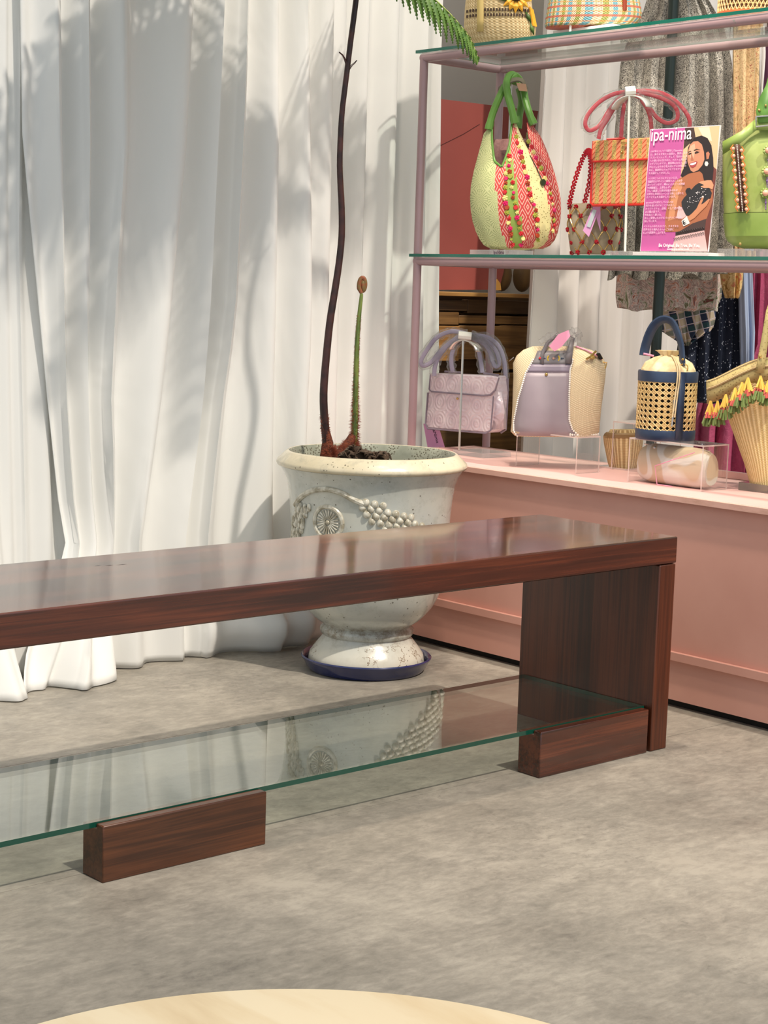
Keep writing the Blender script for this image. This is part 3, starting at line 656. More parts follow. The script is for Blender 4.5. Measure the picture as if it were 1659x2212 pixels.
cloth('speckled_dress', 'long grey and black speckled dress with a ruffled hem behind the poster', 'dress', gpt(1455, 3.85),
      [(-90, 1425, 1490), (-40, 1408, 1505), (20, 1392, 1540), (60, 1365, 1562), (130, 1340, 1578), (300, 1326, 1584), (450, 1320, 1582), (560, 1316, 1578), (598, 1310, 1566)], m_speck, .06, 7, .026, 8, cg, 3)
cloth('flower_print_shorts', 'patchwork shorts in pastel flower print below the speckled dress', 'shorts', gpt(1450, 3.95),
      [(480, 1335, 1560), (600, 1332, 1557), (640, 1330, 1556), (668, 1334, 1552)], m_patch, .05, 5, .01, 5, cg, 5)
cloth('tartan_skirt', 'blue and green tartan skirt with a pointed hem below the patchwork shorts', 'skirt', gpt(1480, 4.03),
      [(560, 1408, 1560), (640, 1408, 1560), (668, 1409, 1548), (690, 1411, 1546), (712, 1424, 1540), (730, 1452, 1512), (746, 1476, 1486)], m_tartan, .04, 4, .01, 0, cg, 6)
cloth('spotted_skirt', 'dark navy skirt with small white spots right of the tartan skirt', 'skirt', gpt(1540, 4.12),
      [(540, 1500, 1602), (640, 1480, 1600), (700, 1470, 1601), (760, 1462, 1602), (820, 1460, 1600), (868, 1462, 1598)], m_navydot, .05, 5, .014, 4, cg, 7)
cloth('floral_dress', 'beige dress with small red flower print beside the speckled dress', 'dress', gpt(1606, 3.98),
      [(-60, 1590, 1640), (0, 1584, 1645), (95, 1583, 1640), (300, 1582, 1634), (480, 1582, 1630), (565, 1584, 1630)], m_flor, .05, 3, .014, 3, cg, 8)
cloth('floral_blouse', 'ochre floral blouse hem between tartan skirt and pale blue slip', 'blouse', gpt(1580, 4.02),
      [(540, 1556, 1604), (590, 1556, 1604), (620, 1560, 1602), (642, 1566, 1596)], m_yellowfl, .04, 2, .01, 3, cg, 9)
cloth('satin_slip', 'pale blue satin slip hanging beside the navy spotted skirt', 'slip', gpt(1612, 4.16),
      [(540, 1594, 1622), (640, 1596, 1626), (720, 1598, 1630), (782, 1600, 1628), (860, 1600, 1628)], m_lblue, .04, 2, .01, 0, cg, 10)
cloth('raspberry_dress', 'long raspberry pink crinkled dress behind the tasselled basket', 'dress', gpt(1600, 4.28),
      [(500, 1612, 1700), (600, 1612, 1710), (760, 1600, 1712), (860, 1510, 1710), (900, 1503, 1708), (1044, 1494, 1700)], m_magenta, .06, 6, .02, 0, cg, 11)
cloth('white_blouse', 'white blouse sleeve behind the floral dress at the top right', 'blouse', gpt(1640, 4.10),
      [(40, 1624, 1650), (120, 1626, 1652), (200, 1626, 1646), (260, 1626, 1640)], m_white, .04, 2, .01, 0, cg, 12)
cloth('plum_jacket', 'dark plum jacket edge behind the green handbag strap', 'jacket', gpt(1672, 4.16),
      [(40, 1650, 1700), (200, 1646, 1700), (400, 1640, 1700)], m_purple, .04, 2, .01, 0, cg, 13)

m_whitemetal = M('white_painted_metal', S(226, 224, 214), .3)
# ------------------------------------------------------------------ stands, risers
def arcpts(c, ax, r, z0, a0, a1, k=12): return [Vector(c) + Vector(ax) * (r * math.cos(a0 + (a1 - a0) * i / k)) + Vector((0, 0, r * z0 * math.sin(a0 + (a1 - a0) * i / k))) for i in range(k + 1)]
m_block = clear('clear_block_acrylic', (.86, .86, .86), 1.49, haze=.22, hcol=(.85, .83, .82))
def stand(label, foot, top, base, zb, armr=.038, mat=m_steel, arm=True, back=0):
    s = thing('bag_stand', label, 'bag stand', foot, 'metal bag stands')
    MB().tube([foot, top], .0032, 8).build('rod', mat, s)
    if arm:
        ax = Vector((0, -1, 0)); c = Vector(top) - Vector((0, 0, armr * .72)); g = MB(); N = 12
        rr = [[c + ax * (armr * 1.1 * math.cos(a)) + Vector((dx, 0, armr * .75 * math.sin(a))) for dx in (-.002, .022)] for a in [PI * (.08 + .84 * i / N) for i in range(N + 1)]]
        g.grid(rr).build('curved_arm', mat, s, solid=.0025)
    MB().box(*base).build('base', m_block, s, smooth=False)
    return s
def riser(label, fl, w_, d_, h_, z=.4942, t=.0035):
    s = thing('acrylic_riser', label, 'display riser', (fl[0] + d_ / 2, fl[1] - w_ / 2, z), 'clear acrylic risers')
    x0, x1, y1, y0 = fl[0], fl[0] + d_, fl[1], fl[1] - w_
    a = MB().box((x0, y1 - t, z), (x1, y1, z + h_ - t)); a.m = [1, 0, 0, 1, 0, 1]; a.build('side_panel', [m_acryl, m_aedge], s, smooth=False)
    a = MB().box((x0, y0, z), (x1, y0 + t, z + h_ - t)); a.m = [1, 0, 0, 1, 0, 1]; a.build('side_panel', [m_acryl, m_aedge], s, smooth=False)
    a = MB().box((x0, y0, z + h_ - t), (x1, y1, z + h_)); a.m = [0, 0, 1, 1, 1, 1]; a.build('top_panel', [m_acryl, m_aedge], s, smooth=False); return s
ZC = .4942
H1 = .0925; riser('clear acrylic riser under the beige and grey tote', (3.183, 3.072), .212, .085, H1)
H2 = .1075; riser('clear acrylic riser carrying the cane bucket bag over a clutch', (3.172, 2.684), .225, .095, H2)
riser('tall clear acrylic riser behind the small wicker pouch', (3.36, 2.90), .16, .08, .125)

# ------------------------------------------------------------------ text
def text(body, size, name, mat, parent, P, ux, uz, align='LEFT', ext=.0002, sx=1.0, res=2, bold=0):
    c = bpy.data.curves.new(name, 'FONT'); c.body = body; c.size = size; c.align_x = align; c.extrude = ext; c.resolution_u = res; c.offset = bold
    o = bpy.data.objects.new(name, c); link(o); dg = bpy.context.evaluated_depsgraph_get(); me = bpy.data.meshes.new_from_object(o.evaluated_get(dg)); bpy.data.objects.remove(o)
    ux = Vector(ux).normalized(); uz = Vector(uz).normalized(); nn = ux.cross(uz)
    R = Matrix((ux * sx, uz, nn)).transposed(); off = worldloc(parent)
    me.transform(Matrix.Translation(Vector(P) - off) @ R.to_4x4())
    me.materials.clear(); me.materials.append(mat); q = link(bpy.data.objects.new(name, me)); q.parent = parent; return q
m_bprint = M('soft_white_print', S(238, 200, 226), .6); m_ink = M('dark_print', S(60, 30, 60), .6); m_wprint = M('white_print', S(246, 238, 240), .6)
m_tagpink = M('pink_card', S(222, 160, 206), .6); m_tagpink2 = M('rose_card', S(240, 160, 190), .6)

# ------------------------------------------------------------------ poster
PT = thing('poster', 'upright advertising card with a smiling woman on pink ground', 'poster', (3.215, 2.6, Z2))
tl, tr_, bl, br = at(1405, 279, 0, 3.245), at(1556.5, 270, 0, 3.245), at(1382.5, 543, 0, 3.215), at(1530, 543.5, 0, 3.215)
pn = (tr_ - bl).cross(tl - br).normalized()
if pn.x > 0: pn = -pn
def pxy(cx, cy, k=0):
    s = .5; t = .5
    for _ in range(6):
        yt = 160 - 55 * s; t = (cy - yt) / (1627 - yt); xl = 250 - 125 * t; xr = 1090 - 145 * t; s = (cx - xl) / (xr - xl)
    return tl.lerp(tr_, s).lerp(bl.lerp(br, s), t) + pn * k
def corner(s, t, k=0): return tl.lerp(tr_, s).lerp(bl.lerp(br, s), t) + pn * k
MB().prism([corner(0, 0), corner(1, 0), corner(1, 1), corner(0, 1)], pn * -.003).build('board', M('white_card', S(236, 222, 226), .5), PT, smooth=False)
LAY = [('print_ground', S(196, 92, 158), [(258, 168), (1080, 114), (938, 1622), (132, 1622)]),
 ('photo_ground', S(226, 190, 148), [(675, 143), (1080, 114), (1040, 640), (1000, 760), (620, 740)]),
 ('photo_highlight', S(246, 226, 190), [(830, 140), (960, 130), (990, 300), (900, 270)]),
 ('photo_wall', S(74, 56, 52), [(675, 143), (780, 138), (800, 260), (740, 320), (655, 400)]),
 ('photo_shade', S(116, 62, 56), [(960, 560), (1044, 640), (1000, 1050), (938, 1622), (880, 1622), (900, 1000)]),
 ('skirt', S(224, 184, 182), [(560, 1440), (900, 1370), (938, 1622), (508, 1622)]),
 ('waist', S(78, 60, 58), [(560, 1400), (590, 1290), (760, 1240), (930, 1180), (905, 1370), (560, 1440)]),
 ('skin', S(176, 108, 76), [(700, 650), (870, 600), (895, 760), (1000, 800), (1000, 1010), (930, 1230), (760, 1290), (600, 1390), (430, 1392), (440, 1180), (510, 860), (560, 775), (640, 732)]),
 ('skin_light', S(212, 146, 106), [(560, 790), (640, 750), (640, 860), (590, 980), (540, 1240), (470, 1260), (520, 900)]),
 ('dress_top', S(228, 190, 188), [(600, 1075), (660, 1120), (690, 1200), (640, 1235), (572, 1225)]),
 ('hair', S(44, 36, 38), [(750, 300), (790, 258), (870, 232), (940, 262), (985, 350), (1005, 500), (1010, 640), (995, 790), (905, 800), (880, 690), (850, 660), (720, 690), (640, 738), (622, 715), (660, 620), (700, 480), (712, 380)]),
 ('face', S(206, 142, 112), [(735, 345), (775, 305), (830, 300), (875, 340), (900, 430), (905, 520), (880, 590), (830, 650), (775, 672), (745, 655), (722, 600), (705, 545), (702, 480), (715, 410)]),
 ('face_light', S(230, 176, 146), [(740, 360), (790, 330), (800, 420), (770, 520), (735, 500), (722, 430)]),
 ('ear', S(196, 126, 98), [(925, 440), (950, 425), (968, 450), (955, 510), (930, 520)]),
 ('nose', S(180, 112, 86), [(752, 430), (770, 500), (780, 530), (745, 532)]),
 ('eye', S(48, 34, 34), [(715, 452), (745, 440), (756, 452), (735, 464), (716, 464)]),
 ('eye', S(48, 34, 34), [(788, 440), (815, 420), (848, 432), (820, 446), (795, 452)]),
 ('brow', S(60, 44, 40), [(714, 430), (745, 415), (752, 422), (716, 440)]),
 ('brow', S(60, 44, 40), [(780, 408), (815, 392), (855, 404), (820, 404), (785, 418)]),
 ('lips', S(170, 70, 72), [(728, 570), (760, 556), (815, 540), (824, 552), (805, 598), (770, 622), (742, 610)]),
 ('teeth', S(248, 240, 236), [(736, 574), (765, 564), (812, 550), (804, 574), (770, 590), (745, 590)]),
 ('earring', S(240, 232, 220), [(908, 575), (918, 545), (940, 545), (952, 572), (940, 600), (920, 598)]),
 ('clutch_trim', S(40, 40, 44), [(682, 900), (700, 868), (735, 862), (752, 890), (700, 945)]),
 ('clutch', S(46, 46, 50), [(660, 990), (800, 830), (850, 798), (960, 860), (990, 920), (978, 975), (860, 1080), (730, 1195), (690, 1190), (640, 1090), (636, 1030)]),
 ('hand', S(222, 156, 120), [(845, 800), (860, 785), (940, 770), (985, 770), (1012, 830), (1000, 880), (960, 862), (900, 864), (862, 845), (905, 828)]),
 ('hand', S(206, 138, 100), [(705, 1215), (760, 1170), (815, 1110), (860, 1010), (885, 958), (902, 966), (890, 1010), (868, 1062), (900, 1045), (958, 992), (970, 1004), (930, 1080), (860, 1150), (790, 1225), (730, 1262)]),
 ('nail', S(244, 220, 214), [(878, 975), (888, 955), (900, 962), (895, 985)]),
 ('bracelet', S(238, 232, 226), [(636, 1262), (700, 1200), (732, 1290), (660, 1325)]),
 ('bracelet_mark', S(40, 40, 42), [(650, 1260), (676, 1250), (660, 1275), (690, 1272), (668, 1292), (700, 1292), (670, 1308), (655, 1300)])]
for i, (nm, c, pl) in enumerate(LAY):
    k = .0002 + i * .00007; MB().prism([pxy(x, y_, 0) for x, y_ in pl], pn * k).build(nm, M('ink_' + nm, c, .6), PT, smooth=False)
zz_ = MB()
for (xa, ya, xb, yb_) in ((575, 1400, 905, 1340), (545, 1478, 905, 1400)):
    K = 26; pts = []
    for i in range(K): pts.append(pxy(lerp(xa, xb, i / (K - 1)), lerp(ya, yb_, i / (K - 1)) + (9 if i % 2 else -9), .0026))
    zz_.tube(pts, .0009, 4)
random.seed(3)
zz_.build('zigzag_trim', M('ink_black', S(38, 36, 40), .6), PT)
sd = MB()
for i in range(46):
    u = random.random(); v_ = random.uniform(-1, 1); x = lerp(690, 930, u) + v_ * 26; yy = lerp(1080, 880, u) + v_ * 40; sd.sphere(pxy(x, yy, .0026), .0009, 5, 3)
sd.build('clutch_studs', m_wprint, PT)
ux = (corner(1, .1) - corner(0, .1)).normalized(); uz = (corner(0, 0) - corner(0, 1)).normalized()
text('ipa-nima', .046, 'title_text', m_wprint, PT, pxy(258, 306, .0027), ux, uz, sx=.80, res=4, bold=.0002)
JP = ["1997年にハノイで誕生したipa-nima", "は、異なる文化との出会い、情熱したク", "ラフトマンシップ、そして「自分らしさ」", "への想いから生まれた、ベトナム発のバ", "ッグブランドです。創設時にわたり、遊", "び心としなやかさを大切にする女性のた", "めに、独創的なバッグやアクセサリー", "をお届けしてきました。", "", "一つひとつのコレクションには、",
      "独創的なデザインと細部へのこだわり", "息づいています。職人によるビーズ刺繍", "や刺繍細工、上質なレザー、", "そして厳選した素材を組み合わせ", "日常から特別なシーンまで楽しく彩りた", "るアイテムをお届けしています。", "", "ipa-nimaが大切にしているのは", "流行を追いかけることではなく、", "オリジナリティ、品格、そして遊び心で", "ある職人技です。", "時を超えて愛され、", "長くご愛用いただけるバッグづくりを目", "指しています。", "", "ベトナムのあたたかさと、さまざまな", "世界を彩る職人たちへのご支援に", "心より感謝申し上げます。"]
yy = 428
for i, s_ in enumerate(JP):
    if not s_: yy += 26; continue
    x0 = 262 - (yy - 428) * .094; text(s_, .0064, 'body_text', m_bprint, PT, pxy(x0, yy + 14, .0027), ux, uz, sx=.98, res=1, ext=.0001); yy += 37.3
text('Be Original. Be True. Be You.', .0108, 'body_text', m_wprint, PT, pxy(362, 1572, .0027), ux, uz, sx=.95, res=2, bold=.0002)
text('www.ipa-nima.com', .0085, 'body_text', m_wprint, PT, pxy(465, 1612, .0027), ux, uz, res=1)
a = at(1368, 548, 0, 3.20); b_ = at(1530, 548, 0, 3.20)
MB().box((3.197, b_.y, Z2 + .0003), (3.262, a.y, Z2 + .0085)).build('stand_base', M('white_acrylic', S(236, 226, 222), .2), PT, bevel=.001)

# ------------------------------------------------------------------ patchwork hobo bag
def uvpat_diamond(t):
    u, v_ = t.uv(); a = (u / .036).frac() - .5; b = (v_ / .054).frac() - .5; d = a.abs() + b.abs(); r = (d * 4.0 + .6).frac().lt(.30)
    return t.mix(r, t.mix(t.noise(300, 2), S(196, 56, 58), S(218, 84, 80)), S(238, 190, 172))
def uvpat_green(t):
    u, v_ = t.uv(); k = .052; a = (u / k).frac() - .5; b = (v_ / k).frac() - .5; r = (a * a + b * b).sqrt(); ang = a.atan2(b)
    ring = (r * 13).frac().lt(.6); dots = (ang * 22).sin().gt(-.1)
    return t.mix(ring * dots * r.lt(.62) * .8, S(214, 216, 160), S(136, 150, 92))
m_hg = M('pale_green_print', rough=.75, pat=uvpat_green); m_hd = M('red_diamond_weave', rough=.75, pat=uvpat_diamond)
m_hband = M('plain_leaf_green_cloth', S(150, 176, 84), .7); m_hcream = M('cream_dotted_cloth', rough=.75, pat=lambda t: t.mix(t.vor(170).lt(.25), S(240, 226, 164), S(150, 130, 70)))
m_gleather = M('green_leather', S(100, 146, 62), .42); m_lining = M('mauve_lining', rough=.6, pat=lambda t: t.mix(t.noise(60, 5, dist=2), S(96, 60, 58), S(176, 130, 124)))
HP = (3.335, at(1113, 540, 0, 3.335).y, 1.06)
hb = thing('hobo_bag', 'round green and red patchwork handbag with flower trims and green handles', 'handbag', HP)
hf = local(HP)
rowsH = [(537, 1062, 1172, .055), (531, 1048, 1186, .068), (515, 1036, 1200, .082), (490, 1024, 1208, .092), (460, 1018, 1211, .098), (430, 1016, 1210, .10), (400, 1018, 1204, .098), (370, 1024, 1196, .09), (340, 1032, 1186, .078), (310, 1040, 1174, .064), (285, 1047, 1163, .05), (268, 1052, 1156, .04)]
NH = 96
# front half is 0..pi : left -> right. top edge height differs with the angle (straps points high, openings low)
def topy(u):       # u 0..1 left to right on the front
    return interp(u, [0, .10, .14, .22, .32, .42, .50, .56, .64, .70, .80, .88, 1], [288, 270, 300, 352, 366, 318, 262, 262, 300, 334, 268, 262, 300])
G = []; UV = []; fr_ = [0, .03, .08, .15, .24, .34, .45, .56, .67, .77, .86, .94, 1]
ys_ = [r[0] for r in rowsH][::-1]
def hrow(py): return [interp(py, ys_, [r[k] for r in rowsH][::-1]) for k in (1, 2, 3)]
for t_ in fr_:
    ring = []; q = []
    for k in range(NH + 1):
        a = 2 * PI * k / NH; u = (1 - math.cos(a)) / 2; back = a > PI
        ty = topy(u) if not back else topy(u) * .5 + 150
        py = lerp(537, ty, t_); l, r_, d = hrow(py); ca = -math.cos(a); sa = math.sin(a); m_ = (l + r_) / 2; h = (r_ - l) / 2
        pk = 1 + .03 * math.sin(a * 12) * max(0, 1 - t_ * 4)
        p = hf(m_ + h * ca * pk, py) + VB * d * sa * pk
        if k < NH: ring.append(p)
        q.append((u * .30, (537 - py) / 800))
    G.append(ring); UV.append(q)
def hm_(i, k):
    a = 2 * PI * (k + .5) / NH; u = (1 - math.cos(a)) / 2; z = fr_[min(i, 12)]
    if a > PI: return 0
    e = lambda a0, a1: lerp(a0, a1, z)
    if u < e(.30, .24): return 0
    if u < e(.40, .36): return 1
    if u < e(.54, .42): return 2
    if u < e(.74, .53): return 1
    if u < e(.84, .60): return 3
    if u < e(.90, .68): return 3
    return 1
MB().grid(G, UV, wrap=True, mfn=hm_).build('body', [m_hg, m_hd, m_hband, m_hcream], hb, solid=.002, sharp=80)
MB().sphere(Vector(HP) + Vector((0, 0, .004)), (.055, .055, .012), 20, 8).build('bottom', m_hg, hb)
# lining inside the openings
lin = []
for k in range(NH):
    a = 2 * PI * k / NH; u = (1 - math.cos(a)) / 2; l, r_, d = hrow(330); lin.append(hf((l + r_) / 2 - (r_ - l) * (.44 + .03 * math.sin(a * 9)) * math.cos(a), 328) + VB * d * (.84 + .06 * math.sin(a * 11)) * math.sin(a))
lo = [Vector(p) - Vector((0, 0, .075)) + (Vector((HP[0], HP[1], p.z)) - p) * .4 for p in lin]; up2_ = [p + Vector((0, 0, .030)) + (Vector((HP[0], HP[1], p.z)) - p) * .12 for p in lin]
MB().grid([lo, lin, up2_], wrap=True, caps=False).add(lo, [list(range(NH))]).build('lining', m_lining, hb)
for (ya, yb2, tt) in ((0, 1, 0),):
    pts = []
    for i in range(25):
        u = lerp(.115, .50, i / 24); a = math.acos(1 - 2 * u); py = topy(u); l, r_, d = hrow(py); pts.append(hf((l + r_) / 2 - (r_ - l) / 2 * math.cos(a), py) + VB * (d * math.sin(a) + .001))
    MB().tube(pts, .0032, 7).build('piping', m_gleather, hb)
def hpt(px, py, k=0): return hf(px, py) + VB * k
for pl, kk in ((((1054, 282), (1062, 250), (1076, 215), (1090, 188), (1103, 172), (1112, 166)), (.03, .03, .035, .03, .02, .01)),
               (((1109, 270), (1102, 240), (1093, 205), (1092, 182), (1100, 165), (1112, 163), (1124, 172), (1130, 190)), (.05, .052, .05, .04, .02, 0, -.02, -.03)),
               (((1150, 272), (1140, 245), (1133, 215), (1130, 195), (1122, 180), (1110, 174)), (.04, .035, .02, .01, 0, -.01)),
               (((1120, 275), (1125, 240), (1128, 215), (1122, 190)), (-.03, -.03, -.02, -.01))):
    P_ = smoothpath([hpt(x, y_, k) for (x, y_), k in zip(pl, kk)], 5); n = len(P_); MB().tube(P_, [.0098 if i > 2 else .0112 for i in range(n)], 10).build('handle', m_gleather, hb)
random.seed(12)
cols = [M('red_petal', S(206, 40, 48), .5), M('cerise_bead', S(226, 40, 110), .3), M('olive_button', S(176, 176, 70), .4), M('cream_petal', S(236, 222, 140), .5), M('rust_bead', S(176, 70, 40), .4)]
def hsurf(u, py, off=.001):
    a = math.acos(1 - 2 * u); l, r_, d = hrow(py); return hf((l + r_) / 2 - (r_ - l) / 2 * math.cos(a), py) + VB * (d * math.sin(a) + off), (VA * (-math.cos(a)) + VB * math.sin(a)).normalized()
def flower(px, py, r, m1, m2, par, kind):
    pass
seams = [[(.40, 530), (.37, 440), (.365, 372)], [(.54, 530), (.46, 440), (.42, 370), (.42, 330)], [(.74, 520), (.62, 400), (.53, 290)], [(.93, 500), (.86, 400), (.72, 300)]]
nfl = 0
for si, sm in enumerate(seams):
    ysm = [p[1] for p in sm][::-1]; us = [p[0] for p in sm][::-1]; py = sm[0][1]; i = 0
    while py > sm[-1][1]:
        u = interp(py, ysm, us) + random.uniform(-.014, .014); p, nn = hsurf(u, py, .002); tx = nn.cross(Vector((0, 0, 1))).normalized(); R = random.uniform(.0045, .0075)
        g = MB(); mt = cols[(i * 2 + si) % 5]
        if i % 3 == 1: g.tube([p - nn * .001, p + nn * .003], [R, R * .8], 10)
        else:
            for j in range(5):
                a = 2 * PI * j / 5; c = p + (tx * math.cos(a) + Vector((0, 0, 1)) * math.sin(a)) * R * .62; g.sphere(c, R * .48, 6, 4)
            g.sphere(p + nn * .002, R * .35, 6, 4)
        g.build('flower_trim', mt, hb); py -= random.uniform(9, 13); i += 1; nfl += 1
p, nn = hsurf(.80, 398, .004); MB().tube([p - nn * .002, p + nn * .003], [.0085, .0085], 16).build('button', M('dark_green_button', S(50, 58, 28), .3), hb)
MB().tube([hsurf(.70, 340, .002)[0], hsurf(.76, 370, .004)[0], hsurf(.80, 398, .006)[0]], .0012, 5).build('button_loop', M('dark_cord', S(60, 50, 34), .6), hb)
zst = Z2 + .0003
f0 = at(1090, 545, 0, 3.447); f0.z = zst + .0005; tp = f0.copy(); tp.z = at(1090, 178, 0, 3.447).z
aL = at(1018, 545, 0, 3.22).y; aR = at(1120, 545, 0, 3.22).y
stand('tall bag stand behind the patchwork bag with a tan padded hook', f0, tp, ((3.215, aR, zst), (3.275, aL, zst + .0125)), zst, arm=False)
hk_ = bpy.data.objects['bag_stand']
MB().tube(smoothpath([tp, hpt(1078, 196, .0), hpt(1090, 184, .03), hpt(1108, 176, .035), hpt(1125, 178, .035), hpt(1135, 196, .03)], 4), .004, 6, flat=2.5).build('padded_hook', M('grey_felt', S(112, 104, 88), .9), hk_)
MB().prism([hpt(1112, 183, .045), hpt(1133, 186, .045), hpt(1136, 202, .045), hpt(1118, 200, .045)], VB * .002).build('brown_label', M('brown_label', S(158, 120, 96), .7), hk_)
text('IpaNima', .013, 'base_lettering', m_ink, hk_, (3.2148, at(1066, 545, 0, 3.2148).y, zst + .002), (0, -1, 0), (0, 0, 1), sx=.9)

# ------------------------------------------------------------------ strap helper
def strapset(paths, r, mat, parent, k, f, rf=None, flat=.5):
    for i, pl in enumerate(paths):
        P_ = smoothpath([f(x, y_, k + (pl[2] if len(pl) > 2 and False else 0)) for x, y_ in pl], 5); MB().tube(P_, r, 8, flat=flat, ref=VB).build('strap', mat, parent)
        if rf:
            random.seed(i + 1); n = len(P_); MB().tube([p + Vector((random.uniform(-1, 1), random.uniform(-1, 1), random.uniform(-1, 1))) * .0015 for p in P_], [rf * random.uniform(.8, 1.2) for _ in P_], 9).build('film_sleeve', m_plast, parent)

# ------------------------------------------------------------------ orange woven bag
def uvpat_weave(t):
    x, y, z = t.sep(); a = y / .0277; col = (a * 2).floor().mod(2) ; s_ = (a * 2).frac()
    ch = ((z / .0125) + s_ * .9).frac()
    c = t.mix(ch.gt(.70), S(248, 158, 116), S(214, 92, 58)); y_ = t.mix(t.noise(420, 2).gt(.52), S(232, 196, 118), S(168, 152, 84)); c2 = t.mix(ch.gt(.86), y_, S(222, 140, 84))
    return t.mix(col.abs().gt(.5), c, c2)
m_weave = M('orange_raffia_weave', rough=.6, pat=uvpat_weave, bump=lambda t: (t.sep()[2] / .011).frac(), bs=.25, bd=.002); m_redtrim = M('bright_red_trim', S(214, 46, 40), .35); m_redstrap = M('crimson_strap', S(172, 22, 44), .35)
OX = 3.30
def oy(px): return at(px, 400, 0, OX).y
def oz(py): return at(1340, py, 0, OX).z
ob = thing('woven_flap_bag', 'small orange woven flap handbag hanging from a white metal stand', 'handbag', (OX, oy(1340), oz(445)))
yl, yr = oy(1278), oy(1412); z0_, z1_ = oz(443), oz(302)
MB().box((OX, yr, z0_), (OX + .042, yl, z1_ - .004)).build('body', m_weave, ob, bevel=.006, seg=3)
MB().box((OX - .006, yr + .001, oz(347)), (OX - .0005, yl - .001, z1_)).box((OX - .0005, yr + .001, z1_ - .003), (OX + .05, yl - .001, z1_ + .002)).build('flap', m_weave, ob, bevel=.003)
MB().tube([(OX - .003, yl - .002, z1_), (OX - .005, yl - .001, oz(340)), (OX - .006, yl - .005, oz(347)), (OX - .006, yr, oz(347)), (OX - .005, yr, z1_)], .0028, 8).tube([(OX - .001, yl, z1_ - .02), (OX - .001, yl, z0_ + .008), (OX - .001, yl - .008, z0_), (OX - .001, yr + .008, z0_), (OX - .001, yr, z0_ + .008)], .0030, 8).build('red_piping', m_redtrim, ob)
MB().tube([(OX - .012, oy(1350) + .008, oz(311)), (OX - .012, oy(1350) - .012, oz(311))], .0028, 8).sphere((OX - .01, oy(1345), oz(330)), .004, 8, 6).build('clasp', m_gold, ob)
of = local((OX + .02, oy(1355), 1.2))
MB().tube([of(1310, 301), of(1350, 299)], .003, 6).build('strap_base', m_redtrim, ob)
OST = [((1293, 300), (1298, 280), (1312, 258), (1325, 236), (1340, 216), (1358, 202)), ((1358, 199), (1330, 202), (1298, 218), (1272, 245), (1264, 268), (1274, 282), (1296, 270), (1315, 240), (1335, 215), (1358, 203)),
       ((1342, 298), (1343, 270), (1346, 240), (1352, 215), (1360, 204)), ((1360, 199), (1390, 196), (1425, 200), (1455, 215), (1478, 238), (1490, 262), (1486, 285)), ((1360, 203), (1385, 212), (1402, 232), (1420, 255), (1442, 266), (1462, 258), (1462, 238), (1445, 220), (1410, 206), (1380, 200)),
       ((1408, 300), (1407, 275), (1405, 255), (1398, 235), (1385, 215))]
strapset(OST, .0052, m_redstrap, ob, .0, of, .0105, flat=.5)
MB().tube([of(1350, 199, .004), of(1372, 197, .004)], .0145, 10, flat=.9).build('white_wrap', m_white, ob)
f0 = Vector((3.262, at(1350, 545, 0, 3.262).y, zst + .0105)); tp = Vector((3.262, at(1360, 208, 0, 3.262).y, at(1360, 208, 0, 3.262).z))
stand('white metal bag stand in front of the orange woven handbag', f0, tp, ((3.235, at(1352, 545, 0, 3.23).y, zst), (3.30, at(1306, 545, 0, 3.23).y, zst + .0125)), zst, armr=.052, mat=m_whitemetal)

# ------------------------------------------------------------------ red beaded net bag
nb = thing('beaded_net_bag', 'small bag in a gold net with red bead clusters beside the orange bag', 'handbag', (3.37, at(1284, 548, 0, 3.37).y, Z2))
nf = local((3.37, at(1284, 548, 0, 3.37).y, Z2)); m_bead = M('dark_red_beads', S(160, 16, 32), .25); m_pouch = M('taupe_pouch_cloth', rough=.7, pat=lambda t: t.mix(t.noise(40, 5), S(128, 112, 92), S(186, 170, 142)))
m1 = MB(); loft(m1, (3.37, at(1284, 548, 0, 3.37).y, Z2), [(549, 1240, 1325, .035), (540, 1232, 1334, .042), (510, 1228, 1340, .046), (480, 1228, 1338, .042), (455, 1232, 1336, .034), (440, 1236, 1330, .026)], n=40); m1.build('pouch', m_pouch, nb)
def nsurf(u, py):
    a = PI * u; l = interp(py, [440, 480, 549], [1232, 1224, 1236]); r_ = interp(py, [440, 480, 549], [1334, 1344, 1330]); return nf((l + r_) / 2 - (r_ - l) / 2 * math.cos(a), py) + VB * (.052 * math.sin(a))
net = MB(); nods = []
rws = [448, 468, 496, 524, 546]
for i in range(4):
    for j in range(6):
        for s_ in (-.5, .5):
            u0 = (j + (i % 2) * .5) / 5; u1 = u0 + s_ / 5
            if 0 <= u1 <= 1 and 0 <= u0 <= 1:
                pm = nsurf((u0 + u1) / 2 + .02 * s_, (rws[i] + rws[i + 1]) / 2) + VB * .003; net.tube(smoothpath([nsurf(u0, rws[i]), pm, nsurf(u1, rws[i + 1])], 3), .0017, 5)
net.build('gold_net', m_gold, nb)
random.seed(6)
for i in range(5):
    for j in range(6):
        u0 = (j + (i % 2) * .5) / 5
        if u0 > 1: continue
        g = MB(); c = nsurf(u0, rws[i]) + VB * .002
        for _ in range(16): g.sphere(c + Vector((random.uniform(-1, 1), random.uniform(-1, 1), random.uniform(-1, 1))).normalized() * .0048, .0026, 5, 3)
        g.build('bead_cluster', m_bead, nb)
for pl in (((1230, 440), (1238, 405), (1250, 365), (1264, 332), (1274, 326), (1282, 345)), ((1262, 440), (1272, 400), (1276, 365), (1275, 340), (1272, 327))):
    P_ = smoothpath([nf(x, y_, .01) for x, y_ in pl], 10); g = MB()
    for i, p in enumerate(P_):
        for s_ in range(4): a = s_ * PI / 2 + i * .6; g.sphere(p + (VA * math.cos(a) + Vector((0, 0, 1)) * math.sin(a)) * .0045, .0028, 5, 3)
    g.build('beaded_handle', m_bead, nb)
